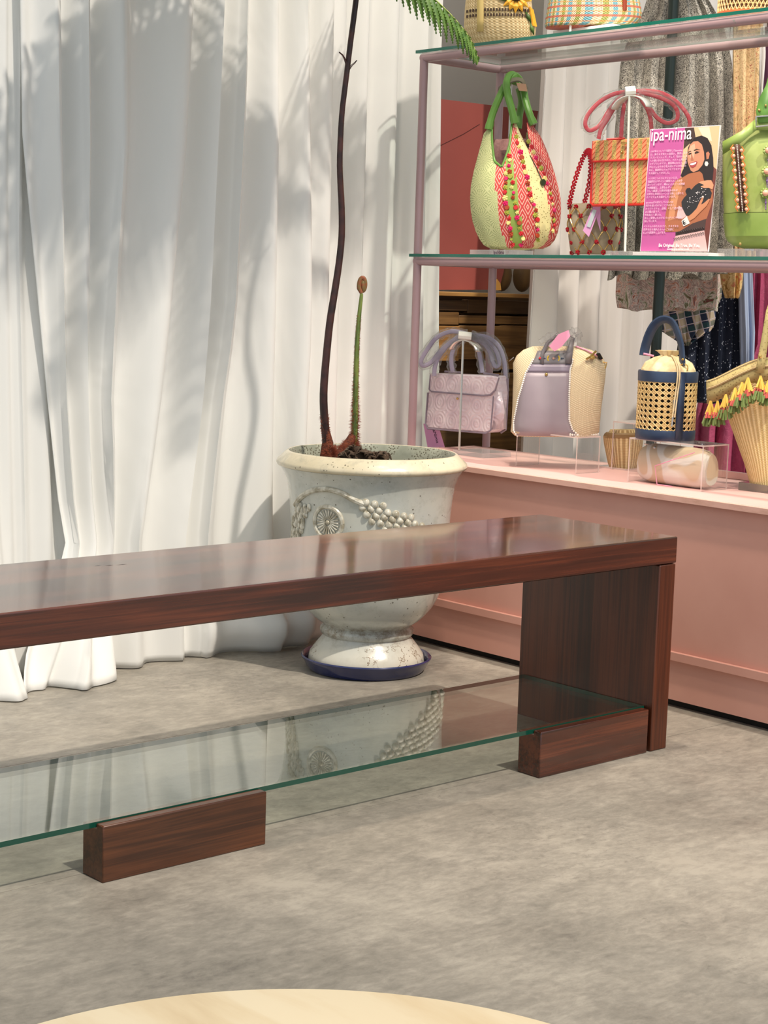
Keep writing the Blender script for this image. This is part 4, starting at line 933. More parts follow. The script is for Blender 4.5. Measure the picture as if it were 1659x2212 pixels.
MB().prism([nf(1283, 442, .07), nf(1297, 446, .07), nf(1272, 512, .075), nf(1259, 498, .075)], VB * .0006).prism([nf(1292, 444, .066), nf(1297, 446, .066), nf(1297, 500, .066), nf(1288, 470, .066)], VB * .0006).build('pink_tag', m_tagpink, nb)
MB().prism([nf(1281, 452, .0765), nf(1289, 454, .0765), nf(1275, 492, .0765), nf(1267, 489, .0765)], VB * .0006).build('price_label', M('silver_label', S(196, 206, 208), .3), nb)

# ------------------------------------------------------------------ green leather bucket bag (right edge, mid shelf)
GY = at(1658, 540, 0, 3.34); GP = (3.34, GY.y, Z2 + .02)
gb = thing('green_bucket_bag', 'lime green leather bag with bead braid and flower brooches at right edge', 'handbag', GP)
gf_ = local(GP); m_lime = M('lime_green_suede', rough=.6, pat=lambda t: t.mix(t.smooth(t.noise(16, 5), .35, .65), S(140, 156, 74), S(164, 176, 100))); m_limel = M('smooth_lime_leather', rough=.4, pat=lambda t: t.mix(t.smooth(t.noise(8, 3), .4, .6), S(130, 152, 68), S(152, 172, 92)))
m1 = MB(); loft(m1, GP, [(538, 1610, 1706, .03), (530, 1584, 1732, .05), (520, 1572, 1744, .06), (511, 1568, 1748, .066)], n=56, ex=.85); m1.build('base', m_limel, gb)
m1 = MB(); loft(m1, GP, [(511, 1568, 1748, .066), (490, 1565, 1751, .067), (462, 1563, 1753, .067)], n=56, ex=.85, caps=False); m1.build('lower_band', m_limel, gb)
m1 = MB(); loft(m1, GP, [(461, 1565, 1751, .065), (400, 1562, 1754, .066), (340, 1562, 1754, .06), (318, 1562, 1754, .055), (302, 1568, 1748, .048), (286, 1595, 1721, .036), (276, 1620, 1696, .024)], n=56, ex=.85); m1.build('body', m_lime, gb)
def gpp(px, py, k): return gf_(px, py, k)
MB().grid([[gpp(1561, 306, .045), gpp(1600, 284, .057), gpp(1634, 255, .05)], [gpp(1561, 334, .045), gpp(1600, 309, .060), gpp(1634, 281, .055)]]).build('flap_strap', m_limel, gb, solid=.004)
MB().grid([[gpp(1634, 255, .05), gpp(1690, 255, .05)], [gpp(1634, 281, .055), gpp(1690, 281, .055)]]).build('flap_strap', m_limel, gb, solid=.004)
MB().tube([gpp(1633, 252, .058), gpp(1633, 274, .062), gpp(1690, 268, .062), gpp(1690, 248, .058), gpp(1633, 252, .058)], .0022, 6).build('buckle', m_steel, gb)
MB().grid([[gpp(1638, 266, .056), gpp(1684, 262, .056)], [gpp(1633, 240, .05), gpp(1688, 236, .05)], [gpp(1640, 212, .045), gpp(1684, 210, .045)], [gpp(1654, 185, .04), gpp(1690, 182, .04)], [gpp(1664, 150, .02), gpp(1696, 150, .02)], [gpp(1680, 120, 0), gpp(1706, 120, 0)]]).build('handle', m_gleather, gb, solid=.005)
for x, y_ in ((1640, 238), (1654, 228)): MB().sphere(gpp(x, y_, .054), .0032, 8, 5).build('stud', m_gold, gb)
m_oran = M('orange_bead', S(226, 130, 60), .3); m_peach = M('peach_shell_bead', S(240, 178, 150), .3); m_pearl = M('pearl_bead', S(244, 236, 224), .2); m_brownb = M('brown_ribbon', S(78, 42, 24), .6)
MB().grid([[gpp(1588 + 0 * i, 312, .0), gpp(1596, 312, 0)] for i in range(0)] or [[gpp(lerp(1586, 1598, i / 8), lerp(312, 457, i / 8), .0672), gpp(lerp(1599, 1611, i / 8), lerp(312, 457, i / 8), .0672)] for i in range(9)]).build('braid_ribbon', m_brownb, gb, solid=.001)
g = MB()
for i in range(42): g.sphere(gpp(lerp(1592, 1604, i / 41), lerp(313, 456, i / 41), .070), .0014, 5, 3)
g.build('bead_row', m_pearl, gb)
for i in range(9):
    for sx in (-1, 1):
        t_ = (i + .5) / 9; c = gpp(lerp(1592, 1604, t_) + sx * 9, lerp(313, 456, t_) + (4 if sx > 0 else 0), .069); MB().sphere(c, .0042, 8, 5).build('shell_bead', m_peach, gb)
        e = gpp(lerp(1592, 1604, t_) + sx * 15, lerp(313, 456, t_) + (4 if sx > 0 else 0), .069); up_v = Vector((0, 0, .009)); MB().tube([c + up_v, e, c - up_v], .0013, 5).build('bead_zigzag', m_oran, gb)
for (x, y_) in ((1659, 325), (1656, 370), (1653, 417)):
    c = gpp(x, y_, .0695); g = MB()
    for j in range(9): a = 2 * PI * j / 9; g.sphere(c + (VA * math.cos(a) + Vector((0, 0, 1)) * math.sin(a)) * .0085, .0042, 6, 4)
    fo = g.build('brooch', m_limel, gb); MB().sphere(c + VB * .003, .0075, 10, 6).build('brooch_stone', m_peach, fo)
    g = MB(); [g.sphere(gpp(x + 1, y_ + 14 + q * 3.4, .069), .0018 + .0012 * (q == 2), 6, 4) for q in range(7)]; g.build('bead_drop', M('violet_bead', S(130, 90, 150), .3) if (x, y_) == (1659, 325) else bpy.data.materials['violet_bead'], gb)
MB().sphere(gf_(1599, 527, .056), .0035, 8, 5).build('foot_stud', m_gold, gb)
f0 = Vector((3.45, at(1700, 545, 0, 3.45).y, zst + .0105)); tp = Vector((3.45, f0.y, at(1700, 130, 0, 3.45).z))
s = stand('bag stand behind the lime green leather bag', f0, tp, ((3.26, f0.y - .06, zst), (3.47, f0.y + .06, zst + .0195)), zst, arm=False)
MB().tube([tp, gpp(1694, 128, -.02)], .003, 6).build('hook', m_steel, s)
# ------------------------------------------------------------------ lavender flap bag
LX = 3.335
def ly(px, py=860): return at(px, py, 0, LX).y
def lz(py, px=990): return at(px, py, 0, LX).z
lf = lambda px, py, k=0: at(px, py, 0, LX - k)
def embossed(t):
    x, y, z = t.sep(); k = .05; a = ((y / k).frac() - .5); b = ((z / k).frac() - .5); r = (a * a + b * b).sqrt(); c = t.noise(9, 2); return (r * 30 + c * 6).sin() * .35 + t.noise(70, 4, .6) * 1.0
m_lavq = M('embossed_lavender_foil', rough=.38, metal=.25, pat=lambda t: t.mix(t.smooth(t.noise(30, 4), .35, .65), S(216, 196, 206), S(236, 222, 228)), bump=embossed, bs=.45, bd=.003)
m_lavt = M('grey_lavender_trim', S(138, 126, 140), .4); m_lavs = M('lavender_strap', S(150, 140, 164), .4)
lb = thing('lavender_flap_bag', 'small metallic lavender flap handbag with film-wrapped straps', 'handbag', (LX, ly(990), lz(930)))
D_ = .055
fb = [lf(919, 918), lf(923, 925), lf(1052, 935), lf(1062, 930)]; ft = [lf(928, 838), lf(1067, 846)]
P_ = [lf(919, 916), lf(924, 925), lf(1050, 935), lf(1061, 929), lf(1068, 850), lf(1064, 812), lf(932, 806), lf(924, 850)]
MB().prism(P_, (D_, 0, 0)).build('body', m_lavq, lb, bevel=.004)
MB().prism([lf(1067, 850), lf(1062, 930), lf(1060, 934), lf(1066, 830)], (0, 0, 0)) if 0 else None
gs = MB(); a_ = lf(1063, 846); b_ = lf(1060, 928)
gs.grid([[a_ + Vector((.002, 0, 0)), a_ + Vector((.022, -.012, .0)), a_ + Vector((.052, 0, 0))], [a_.lerp(b_, .5) + Vector((.002, 0, 0)), a_.lerp(b_, .5) + Vector((.028, -.022, 0)), a_.lerp(b_, .5) + Vector((.054, -.004, 0))], [b_ + Vector((.002, 0, 0)), b_ + Vector((.026, -.02, .002)), b_ + Vector((.054, -.006, 0))]]).build('side_gusset', m_lavq, lb, solid=.002)
MB().prism([lf(930, 806), lf(1078, 815), lf(1070, 842), lf(1060, 852), lf(1045, 854), lf(930, 845), lf(927, 840)], (-.0035, 0, 0)).build('flap', m_lavq, lb, bevel=.0015)
MB().tube([lf(930, 808, .004), lf(927, 841, .004), lf(932, 846, .004), lf(1045, 855, .004), lf(1060, 853, .004), lf(1070, 843, .004), lf(1078, 816, .004)], .0022, 7).tube([lf(924, 848, .001), lf(919, 916, .001), lf(924, 926, .001), lf(1050, 936, .001), lf(1060, 930, .001), lf(1066, 856, .001)], .0022, 7).tube([lf(1052, 936) + Vector((D_, 0, 0)), lf(1062, 930) + Vector((D_, 0, 0)), lf(1066, 856) + Vector((D_, 0, 0)), lf(1066, 818) + Vector((D_, 0, 0))], .0032, 7).build('piping', m_lavt, lb)
MB().sphere(lf(988, 861, .003), .0035, 8, 6).build('clasp', m_gold, lb)
MB().tube([lf(950, 804) + Vector((.02, 0, .002)), lf(985, 806) + Vector((.02, 0, .002))], .003, 6).build('strap_base', m_lavt, lb)
MB().tube([lf(1034, 808) + Vector((.02, 0, .002)), lf(1066, 812) + Vector((.02, 0, .002))], .003, 6).build('strap_base', m_lavt, lb)
kf = local((LX + .03, ly(1000), .7))
LST = [((938, 812), (940, 790), (950, 768), (968, 745), (990, 728), (1005, 724)), ((1005, 720), (975, 716), (945, 728), (925, 752), (910, 778), (914, 790), (932, 782), (950, 760), (975, 738), (1005, 727)),
       ((978, 804), (975, 785), (976, 765), (985, 745), (1002, 730)), ((1018, 724), (1050, 728), (1075, 745), (1088, 775), (1092, 810), (1090, 845)), ((1018, 728), (1042, 740), (1060, 762), (1068, 790), (1078, 786), (1072, 760), (1050, 736), (1018, 724)),
       ((1018, 730), (1032, 752), (1038, 778), (1042, 805)), ((1016, 727), (1040, 736), (1056, 756), (1064, 782))]
strapset(LST, .0062, m_lavs, lb, .0, kf, .0125, flat=.5)
MB().tube([kf(990, 724, .004), kf(1018, 727, .004)], .014, 10, flat=.9).build('white_wrap', m_white, lb)
MB().prism([lf(915, 915, -.03), lf(948, 922, -.03), lf(961, 966, -.03), lf(924, 966, -.03)], (-.001, 0, 0)).build('pink_tag', m_tagpink, lb)
tg0 = lf(940, 912, -.0285); td = (lf(955, 963, -.0285) - tg0).normalized(); text('IpaNima', .016, 'tag_lettering', m_ink, lb, lf(932, 920, -.0285), td, Vector((0, -1, .25)), sx=1)
rod = at(992, 972, 2, .5075); tp = Vector((rod.x, rod.y, 0)); tp.z = CAM.z + (ray(995, 736).z) * ((rod.xy.length) / (ray(995, 736).xy.length))
stand('short bag stand on the counter in front of the lavender flap bag', rod, tp, ((rod.x - .004, rod.y - .10, ZC), (rod.x + .10, rod.y + .02, ZC + .0125)), ZC, armr=.05)

# ------------------------------------------------------------------ beige and grey tote on the riser
TP = (3.232, at(1206, 940, 0, 3.232).y, ZC + H1)
tb = thing('canvas_tote', 'beige woven tote with smooth grey-lilac front and white bead edging', 'handbag', TP)
tf = local(TP)
m_mesh = M('beige_woven_mesh', rough=.8, pat=lambda t: t.mix(((t.sep()[2] * 1300).sin() * ((t.sep()[1] * 1100).sin())), S(206, 184, 148), S(232, 216, 184)), bump=lambda t: (t.sep()[2] * 1300).sin() * (t.sep()[1] * 1100).sin(), bs=.3, bd=.001)
m_lilac = M('grey_lilac_leather', rough=.42, pat=lambda t: t.mix(t.smooth(t.noise(7, 3), .4, .6), S(150, 137, 144), S(158, 146, 152)))
m_greyl = M('grey_leather', S(124, 118, 120), .45)
rw_ = [(941, 1112, 1288, .040), (932, 1103, 1294, .046), (915, 1105, 1295, .05), (880, 1107, 1299, .05), (840, 1108, 1304, .045), (810, 1109, 1308, .038), (785, 1108, 1309, .03), (768, 1116, 1300, .024), (756, 1130, 1278, .017), (748, 1150, 1252, .010)]
m1 = MB(); loft(m1, TP, rw_, n=64, ex=.8, ripple=lambda a, p: VB * (.003 * math.sin(p.z * 60 + a * 5) * (1 if PI * .6 < a < PI else 0))); m1.build('body', m_mesh, tb)
ysr = [r[0] for r in rw_][::-1]
def tsurf(px, py, off=.0015):
    l = interp(py, ysr, [r[1] for r in rw_][::-1]); r_ = interp(py, ysr, [r[2] for r in rw_][::-1]); d = interp(py, ysr, [r[3] for r in rw_][::-1])
    s_ = max(-.999, min(.999, (px - (l + r_) / 2) / ((r_ - l) / 2))); ca = abs(s_) ** (1 / .8); sa = math.sqrt(max(0, 1 - ca * ca)); return tf(px, py) + VB * (d * sa ** .8 + off)
def edgeL(py): return interp(py, [752, 775, 805, 860, 910, 930, 940], [1160, 1150, 1133, 1117, 1108, 1108, 1116])
def edgeR(py): return interp(py, [752, 770, 800, 850, 905, 925, 938], [1238, 1236, 1228, 1225, 1225, 1232, 1246])
def panel(y0, y1, name, mat, off, inset=0, n=10, m=12):
    return MB().grid([[tsurf(lerp(edgeL(y) + inset, edgeR(y) - inset, k / n), y, off) for k in range(n + 1)] for y in [lerp(y0, y1, i / m) for i in range(m + 1)]]).build(name, mat, tb, solid=.0015)
panel(802, 939, 'front_pocket', m_lilac, .0025); panel(786, 803, 'label_band', m_lavt, .003, 0, 10, 3); panel(757, 787, 'upper_panel', m_greyl, .0022, 2, 10, 4)
for E_, nm in ((edgeL, 'bead_edging'), (edgeR, 'bead_edging')):
    g = MB(); y_ = 776
    while y_ < 941: g.sphere(tsurf(E_(y_), y_, .0035), .0027, 7, 5); y_ += 4.1
    g.build(nm, m_pearl, tb)
g = MB()
for i in range(14): g.sphere(tf(lerp(1232, 1292, i / 13), 938 + 3 * math.sin(PI * i / 13), .02 + .03 * (1 - i / 13)), .0027, 7, 5)
g.build('bead_edging', m_pearl, tb)
MB().sphere(tsurf(1177, 807, .004), .0042, 8, 6).build('heart_stud', m_gold, tb)
for x, c in ((1164, 'red_petal'), (1172, None), (1184, 'Y'), (1193, 'P'), (1202, 'Y'), (1211, None)):
    mt = bpy.data.materials['red_petal'] if c == 'red_petal' else (bpy.data.materials.get('emb_yellow') or M('emb_yellow', S(220, 186, 50), .6)) if c == 'Y' else (bpy.data.materials.get('emb_peach') or M('emb_peach', S(224, 180, 160), .6)) if c == 'P' else (bpy.data.materials.get('emb_blue') or M('emb_blue', S(62, 78, 100), .6))
    p = tsurf(x, 773, .004); g = MB()
    if c == 'Y': g.tube([p + VA * (.004 * (1 if x < 1190 else -1) * math.cos(a) * -1) + Vector((0, 0, .007 * math.sin(a))) for a in [-1.2 + i * .4 for i in range(7)]], .0016, 5)
    else: g.sphere(p, .0035 if c else .0025, 7, 4).sphere(p + VA * .004, .0015, 5, 3)
    g.build('embroidery', mt, tb)
MB().grid([[tsurf(1164, 784, .004), tsurf(1172, 786, .004)], [tsurf(1166, 760, .005), tsurf(1174, 762, .005)], [tf(1180, 738, .02), tf(1187, 742, .02)], [tf(1200, 722, .01), tf(1204, 728, .01)], [tf(1222, 720, .0), tf(1224, 727, 0)]]).build('handle', m_greyl, tb, solid=.003)
MB().grid([[tsurf(1218, 784, .006), tsurf(1232, 784, .006)], [tsurf(1220, 762, .008), tsurf(1234, 762, .008)], [tf(1228, 744, .02), tf(1239, 746, .02)], [tf(1234, 728, .01), tf(1242, 731, .01)], [tf(1224, 719, .0), tf(1228, 724, 0)]]).build('handle', m_greyl, tb, solid=.003)
random.seed(9)
for pl in (((1166, 738), (1180, 730), (1195, 724), (1203, 726)), ((1228, 722), (1240, 714), (1250, 722), (1248, 738)), ((1224, 786), (1224, 765), (1232, 745), (1240, 728))):
    P_ = smoothpath([tf(x, y_, .022) for x, y_ in pl], 5); MB().tube([p + Vector((random.uniform(-1, 1), random.uniform(-1, 1), random.uniform(-1, 1))) * .002 for p in P_], [random.uniform(.007, .011) for _ in P_], 8).build('film_sleeve', m_plast, tb)
MB().prism([tf(1186, 748, .045), tf(1206, 722, .045), tf(1228, 713, .045), tf(1232, 726, .045), tf(1214, 748, .045), tf(1198, 759, .045)], VB * .001).build('rose_tag', m_tagpink2, tb)
MB().sphere(tf(1280, 772, .03), (.008, .008, .005), 8, 5).tube([tf(1266, 776, .03), tf(1276, 770, .032), tf(1288, 758, .03)], .003, 6).tube([tf(1296, 784, .012), tf(1299, 795, .012), tf(1308, 795, .012), tf(1311, 783, .012), tf(1298, 782, .012)], .0018, 6).build('gold_clip', m_gold, tb)
MB().tube([tf(1244, 748, .012), tf(1266, 756, .016), tf(1290, 768, .02), tf(1300, 776, .012)], .0022, 6).build('zip_edge', m_tagpink2, tb)
MB().tube([tf(1292, 764, .025), tf(1298, 775, .02)], .0075, 8, flat=.5).build('black_tab', m_black, tb)
MB().tube([tf(1110, 772, 0), tf(1104, 777, 0), tf(1099, 781, 0)], [.004, .003, .001], 6, flat=.4).build('tab', m_greyl, tb)

# ------------------------------------------------------------------ cane bucket bag
CXx = 3.222; cy_ = at(1436, 948, 0, CXx).y; CP = (CXx, cy_, ZC + H2 + .0003)
cb = thing('cane_bucket_bag', 'cylindrical woven cane bag with navy leather rims and handle', 'handbag', CP)
dsc = (Vector(CP) - CAM).dot(FW) / FPX; RR = 64 * dsc; CH = 147 * dsc
lean = Vector((0, 0, 0))
def cyl(r, z, a): th = math.atan2(VB.y, VB.x) + a; return Vector((CP[0] + r * math.cos(th), CP[1] + r * math.sin(th), CP[2] + z))
m_navy = M('navy_leather', rough=.38, pat=lambda t: t.mix(t.smooth(t.noise(18, 3), .4, .6), S(38, 52, 78), S(50, 66, 92))); m_canec = M('cane_strands', rough=.5, pat=lambda t: t.mix(t.noise(120, 3), S(196, 152, 84), S(240, 214, 158)))
m_dark = M('dark_inner_lining', S(34, 30, 22), .9)
MB().lathe((0, 0, 0), [(RR * .985, 0), (RR * 1.0, .003), (RR * 1.005, .022), (RR * .99, .0245)], 56).build('x', m_navy) if 0 else None
MB().lathe(CP, [(RR * .97, 0), (RR, .003), (RR * 1.01, .022), (RR * .985, .025), (RR * .9, .025)], 56).build('base_rim', m_navy, cb)
MB().lathe(CP, [(RR * .93, CH - .026), (RR, CH - .025), (RR * 1.01, CH - .004), (RR * .99, CH), (RR * .93, CH)], 56, close=True).build('top_rim', m_navy, cb)
MB().lathe(CP, [(RR * .9, .024), (RR * .9, CH - .01)], 48, close=True).build('lining', m_dark, cb)
# cane webbing: real strands; verticals, horizontals and diagonals leave open holes
g = MB(); NC = 30; NRr = 9; z0 = .024; z1 = CH - .024
for k in range(NC):
    for o_ in (-.018, .018):
        a = 2 * PI * k / NC + o_ * 1.2; g.tube([cyl(RR * .965, z0, a), cyl(RR * .965, z1, a)], .0013, 4, cap=False)
for i in range(NRr + 1):
    zz = lerp(z0, z1, i / NRr)
    for o_ in (-.0012, .0012): g.tube([cyl(RR * .97, zz + o_, 2 * PI * k / 60) for k in range(61)], .0013, 4, cap=False)
hh = (z1 - z0) / NRr; da = 2 * PI / NC
for k in range(NC):
    for sgn in (-1, 1):
        nst = NRr * 2; g.tube([cyl(RR * .975, z0 + hh * .5 * q, da * (k + .5) + sgn * da * .5 * q) for q in range(nst + 1)], .0015, 4, cap=False)
g.build('cane_webbing', m_canec, cb, kind='stuff')
sa_ = .30
st_ = MB().grid([[cyl(RR * 1.01, z, sa_ + q) for q in (-.13, 0, .13)] for z in (.004, CH * .5, CH - .003)]); st_.build('leather_strip', m_navy, cb, solid=.003)
MB().grid([[cyl(RR * 1.03, z, sa_ + q) for q in (-.26, -.13)] for z in (CH * .48, CH * .60)]).build('cord_loop', m_navy, cb, solid=.003)
# drawstring pouch
m_canvas = M('cream_canvas', rough=.8, pat=lambda t: t.mix(t.smooth(t.noise(30, 4), .4, .6), S(214, 186, 138), S(234, 214, 172)), bump=lambda t: t.noise(40, 3), bs=.5, bd=.005)
G = []
for j, (rr, zz) in enumerate(((.93, CH - .012), (.90, CH + .004), (.72, CH + .020), (.42, CH + .032), (.22, CH + .036), (.30, CH + .044), (.36, CH + .048), (.15, CH + .045), (.02, CH + .04))):
    G.append([cyl(RR * rr * (1 + (.05 + .05 * j) * math.sin(8 * 2 * PI * k / 72 + .4 * j) * min(1, j / 2.5)), zz, 2 * PI * k / 72) for k in range(72)])
MB().grid(G, wrap=True).build('drawstring_pouch', m_canvas, cb)
for o_ in (-.02, .05):
    MB().tube(smoothpath([cyl(RR * .25, CH + .038, sa_ - .3), cyl(RR * .7, CH + .03, sa_ - .2 + o_), cyl(RR * 1.03, CH, sa_ - .14 + o_), cyl(RR * 1.06, CH * .62, sa_ - .2 + o_), cyl(RR * 1.05, CH * .35, sa_ - .24 + o_)], 5), .0019, 7).build('draw_cord', m_canvas, cb)
MB().tube([cyl(RR * 1.05, CH * .36, sa_ - .25), cyl(RR * 1.05, CH * .22, sa_ - .27)], .0022, 7).build('cord_tip', m_steel, cb)
cf = local(CP)
hp = smoothpath([cf(1391, 768, -.02), cf(1394, 750, -.02), cf(1403, 722, -.01), cf(1416, 700, 0), cf(1434, 690, .01), cf(1452, 696, .02), cf(1464, 720, .03), cf(1472, 752, .035), cf(1474, 790, .04)], 5)
MB().tube(hp, .0115, 10, flat=.42, ref=VB).build('handle', m_navy, cb)
MB().tube([cf(1390, 764, -.012), cf(1412, 769, -.012)], .003, 6).build('tag_edge', m_tagpink2, cb)
MB().sphere(cf(1475, 776, .052), .0032, 8, 5).build('stud', m_gold, cb)
MB().tube([cf(1477 + 9 * math.cos(a), 795 + 9 * math.sin(a), .048 + .004 * math.cos(a)) for a in [i * PI / 9 for i in range(19)]], .0015, 6, cap=False).build('ring', m_gold, cb)

# ------------------------------------------------------------------ clutch under the riser, wicker pouch, basket
QP = (3.235, at(1452, 1040, 0, 3.235).y, ZC); m_clu = M('swirled_beige_satin', rough=.35, pat=lambda t: t.mix(t.smooth(((t.noise(6, 1, .4, dist=1.2) * 17).sin()), .55, .8), S(204, 182, 154), S(218, 210, 198)))
cl = thing('beaded_clutch', 'beige clutch with silver swirls lying inside the clear riser', 'clutch', QP)
y1_ = 2.684 - .008; y0_ = y1_ - .207
G = []
for i in range(19):
    u = i / 18; yy = lerp(y1_, y0_, u); e = math.sin(PI * min(1, max(0, u * .94 + .03))) ** .14; q = []
    for k in range(24):
        a = 2 * PI * k / 24; h_ = (H2 - .012) * min(1, e * 1.08); zc_ = ZC + .0005 + (H2 - .012) * .5; q.append(Vector((3.22 + .030 * e * math.cos(a) * (1.15 - .5 * (math.sin(a) > 0) * math.sin(a)), yy, ZC + .0005 + (H2 - .014) * .5 + h_ * .5 * math.copysign(abs(math.sin(a)) ** .6, math.sin(a)))))
    G.append(q)
MB().grid(G, wrap=True, caps=True).build('body', m_clu, cl)
MB().tube([(3.215, y1_ - .004, ZC + H2 - .0165), (3.215, y0_ + .004, ZC + H2 - .0165)], .0016, 6).build('clasp_bar', m_steel, cl)
MB().sphere((3.205, y1_ - .045, ZC + H2 - .022), .004, 8, 5).build('clasp', m_steel, cl)
a_ = at(1503, 960, 0, 3.186); b_ = at(1478, 1042, 2, ZC + .0012)
MB().tube([Vector((3.183, a_.y, ZC + H2 - .02)), Vector((3.180, b_.y + .01, ZC + .045)), Vector((3.179, b_.y, ZC + .002)), Vector((3.18, b_.y - .045, ZC + .0015))], .0011, 5).build('pink_cord', m_tagpink2, cl)

WP = (3.40, at(1337, 1016, 0, 3.40).y, ZC + .0045); m_wick = M('wicker_ribs', rough=.7, pat=lambda t: t.mix(t.smooth(((t.uv()[0] * 900).sin()), -.2, .8), S(176, 144, 96), S(224, 200, 150)), bump=lambda t: (t.uv()[0] * 900).sin() + (t.uv()[1] * 1500).sin() * .3, bs=.4, bd=.002)
wp = thing('wicker_pouch', 'small tan wicker pouch left of the clutch', 'pouch', WP)
m1 = MB(); loft(m1, WP, [(1014, 1318, 1376, .02), (1000, 1313, 1381, .024), (960, 1305, 1388, .028), (942, 1303, 1390, .03)], n=48); m1.build('body', m_wick, wp)
m1 = MB(); loft(m1, WP, [(944, 1303, 1390, .031), (937, 1306, 1388, .031), (934, 1310, 1384, .028)], n=48); m1.build('leather_rim', m_tan, wp)
m1 = MB(); loft(m1, WP, [(936, 1314, 1380, .02), (928, 1318, 1376, .02)], n=48); m1.build('rolled_lid', m_wick, wp)
m_ = MB().box((3.37, WP[1] - .05, ZC), (3.43, WP[1] + .05, ZC + .004)); m_.m = [0, 0, 1, 1, 1, 1]; tag(m_.build('acrylic_plate', [m_acryl, m_aedge], smooth=False), 'thin clear acrylic plate under the small wicker pouch', 'plate')

BP = (3.335, at(1662, 1056, 0, 3.335).y, ZC + .0195)
bk = thing('straw_basket_tote', 'tall straw basket bag with flared rim and coloured raffia tassels', 'handbag', BP)
bf = local(BP)
m_straw = M('ribbed_straw', rough=.75, pat=lambda t: t.mix(t.smooth((t.uv()[0] * 620).sin() + (t.noise(40, 3) - .5), -.6, .9), S(204, 172, 112), S(238, 212, 156)), bump=lambda t: (t.uv()[0] * 620).sin() + (t.uv()[1] * 1600 + (t.uv()[0] * 620).sin() * 2).sin() * .35, bs=.45, bd=.003)
m_band = M('khaki_woven_band', rough=.6, pat=lambda t: t.mix(t.vor(160, stretch=(1, 1, 1)).lt(.3), S(186, 164, 108), S(150, 128, 78)))
m1 = MB(); loft(m1, BP, [(1057, 1626, 1700, .035), (1050, 1622, 1704, .036), (1000, 1608, 1716, .042), (950, 1590, 1734, .047), (900, 1572, 1752, .052), (870, 1562, 1762, .053), (848, 1556, 1768, .054), (825, 1550, 1774, .055)], n=96, ex=.85); m1.build('body', m_straw, bk)
rimp = [(1530, 842), (1545, 856), (1570, 846), (1600, 826), (1625, 812), (1660, 808)]
def rowp(dy, k): return [bf(x, y_ + dy, k + .045 * math.sin(max(0, (x - 1525)) / 150 * PI / 2)) for x, y_ in ((1527, 838), (1545, 832), (1570, 820), (1600, 805), (1632, 792), (1662, 788), (1700, 790), (1730, 800))]
MB().grid([rowp(-14, .0), rowp(0, .012), rowp(16, .014), rowp(34, .006)]).build('flared_rim', m_band, bk, solid=.007)
MB().tube(smoothpath(rowp(2, .017), 3), .0032, 6).tube(smoothpath(rowp(-13, .004), 3), .004, 6).build('rim_cord', m_wick, bk)
MB().grid([[bf(1632, 806, .066), bf(1650, 806, .066)], [bf(1636, 780, .066), bf(1653, 781, .066)], [bf(1645, 730, .055), bf(1660, 732, .055)], [bf(1655, 670, .03), bf(1670, 672, .03)], [bf(1670, 630, 0), bf(1684, 634, 0)]]).build('handle', m_band, bk, solid=.004)
MB().sphere(bf(1642, 770, .070), .0042, 8, 5).build('stud', m_gold, bk)
m_ry = M('yellow_raffia', S(230, 190, 84), .6); m_rp = M('coral_raffia', S(214, 100, 90), .6); m_rg = M('green_raffia', S(116, 132, 70), .6)
random.seed(11)
for (x, y_) in ((1535, 866), (1550, 866), (1568, 852), (1588, 838), (1603, 826), (1616, 816), (1643, 812), (1660, 822), (1676, 822)):
    T0 = bf(x, y_, .03 + .045 * math.sin(max(0, (x - 1525)) / 150 * PI / 2) ); tx = None; pr = MB()
    tas = MB().sphere(T0, .006, 8, 5)
    for m_k, (l0_, l1_) in enumerate(((0, .031), (.028, .041), (.037, .058))):
        g = MB()
        for j in range(12):
            a = (j + random.random()) / 6 - 1; sp_ = VA * a * .36 + VB * random.uniform(-.1, .3); d = (Vector((0, 0, -1)) + sp_).normalized(); g.tube([T0 + d * l0_, T0 + d * (l1_ + random.uniform(-.003, .003))], [.0024, .0027], 4)
        if m_k == 0: root = g.build('raffia_tassel', m_ry, bk)
        else: g.build('tassel_tips', (m_ry, m_rp, m_rg)[m_k], root)
bs_ = MB().box((3.285, BP[1] - .05, ZC), (3.38, BP[1] + .052, ZC + .019)); bs_.m = [0, 0, 1, 1, 1, 1]
tag(bs_.build('acrylic_block', [m_acryl, M('smoky_acrylic_edge', S(120, 112, 104), .1, alpha=.85)], smooth=False), 'clear acrylic block under the straw basket bag', 'display block')

# ------------------------------------------------------------------ bags on the top shelf
ZT = Z1 + .0004
SP = (3.33, at(1082, 95, 0, 3.33).y, ZT)
sbg = thing('sunflower_bag', 'tan straw bag with a yellow sunflower on the top shelf', 'handbag', SP)
m_sst = M('loose_straw_weave', rough=.8, pat=lambda t: t.mix(t.smooth((t.uv()[0] * 760).sin() * .7 + (t.uv()[1] * 460).sin() * .4 + (t.noise(60, 3) - .5), -.9, .9), S(182, 156, 110), S(216, 194, 150)), bump=lambda t: (t.uv()[0] * 760).sin() * (t.uv()[1] * 900).sin(), bs=.3, bd=.002)
ybot = 100
rs_ = [(ybot, 1022, 1146, .04), (86, 1010, 1156, .05), (60, 1002, 1158, .056), (20, 1004, 1150, .056), (-60, 1012, 1140, .05), (-140, 1022, 1132, .04)]
m1 = MB(); loft(m1, SP, rs_, n=64, ex=.85); m1.build('body', m_sst, sbg)
sf_ = local(SP); m_dstripe = M('dark_stripe_thread', S(66, 48, 34), .8); m_ctape = M('pale_khaki_tape', S(212, 186, 118), .6)
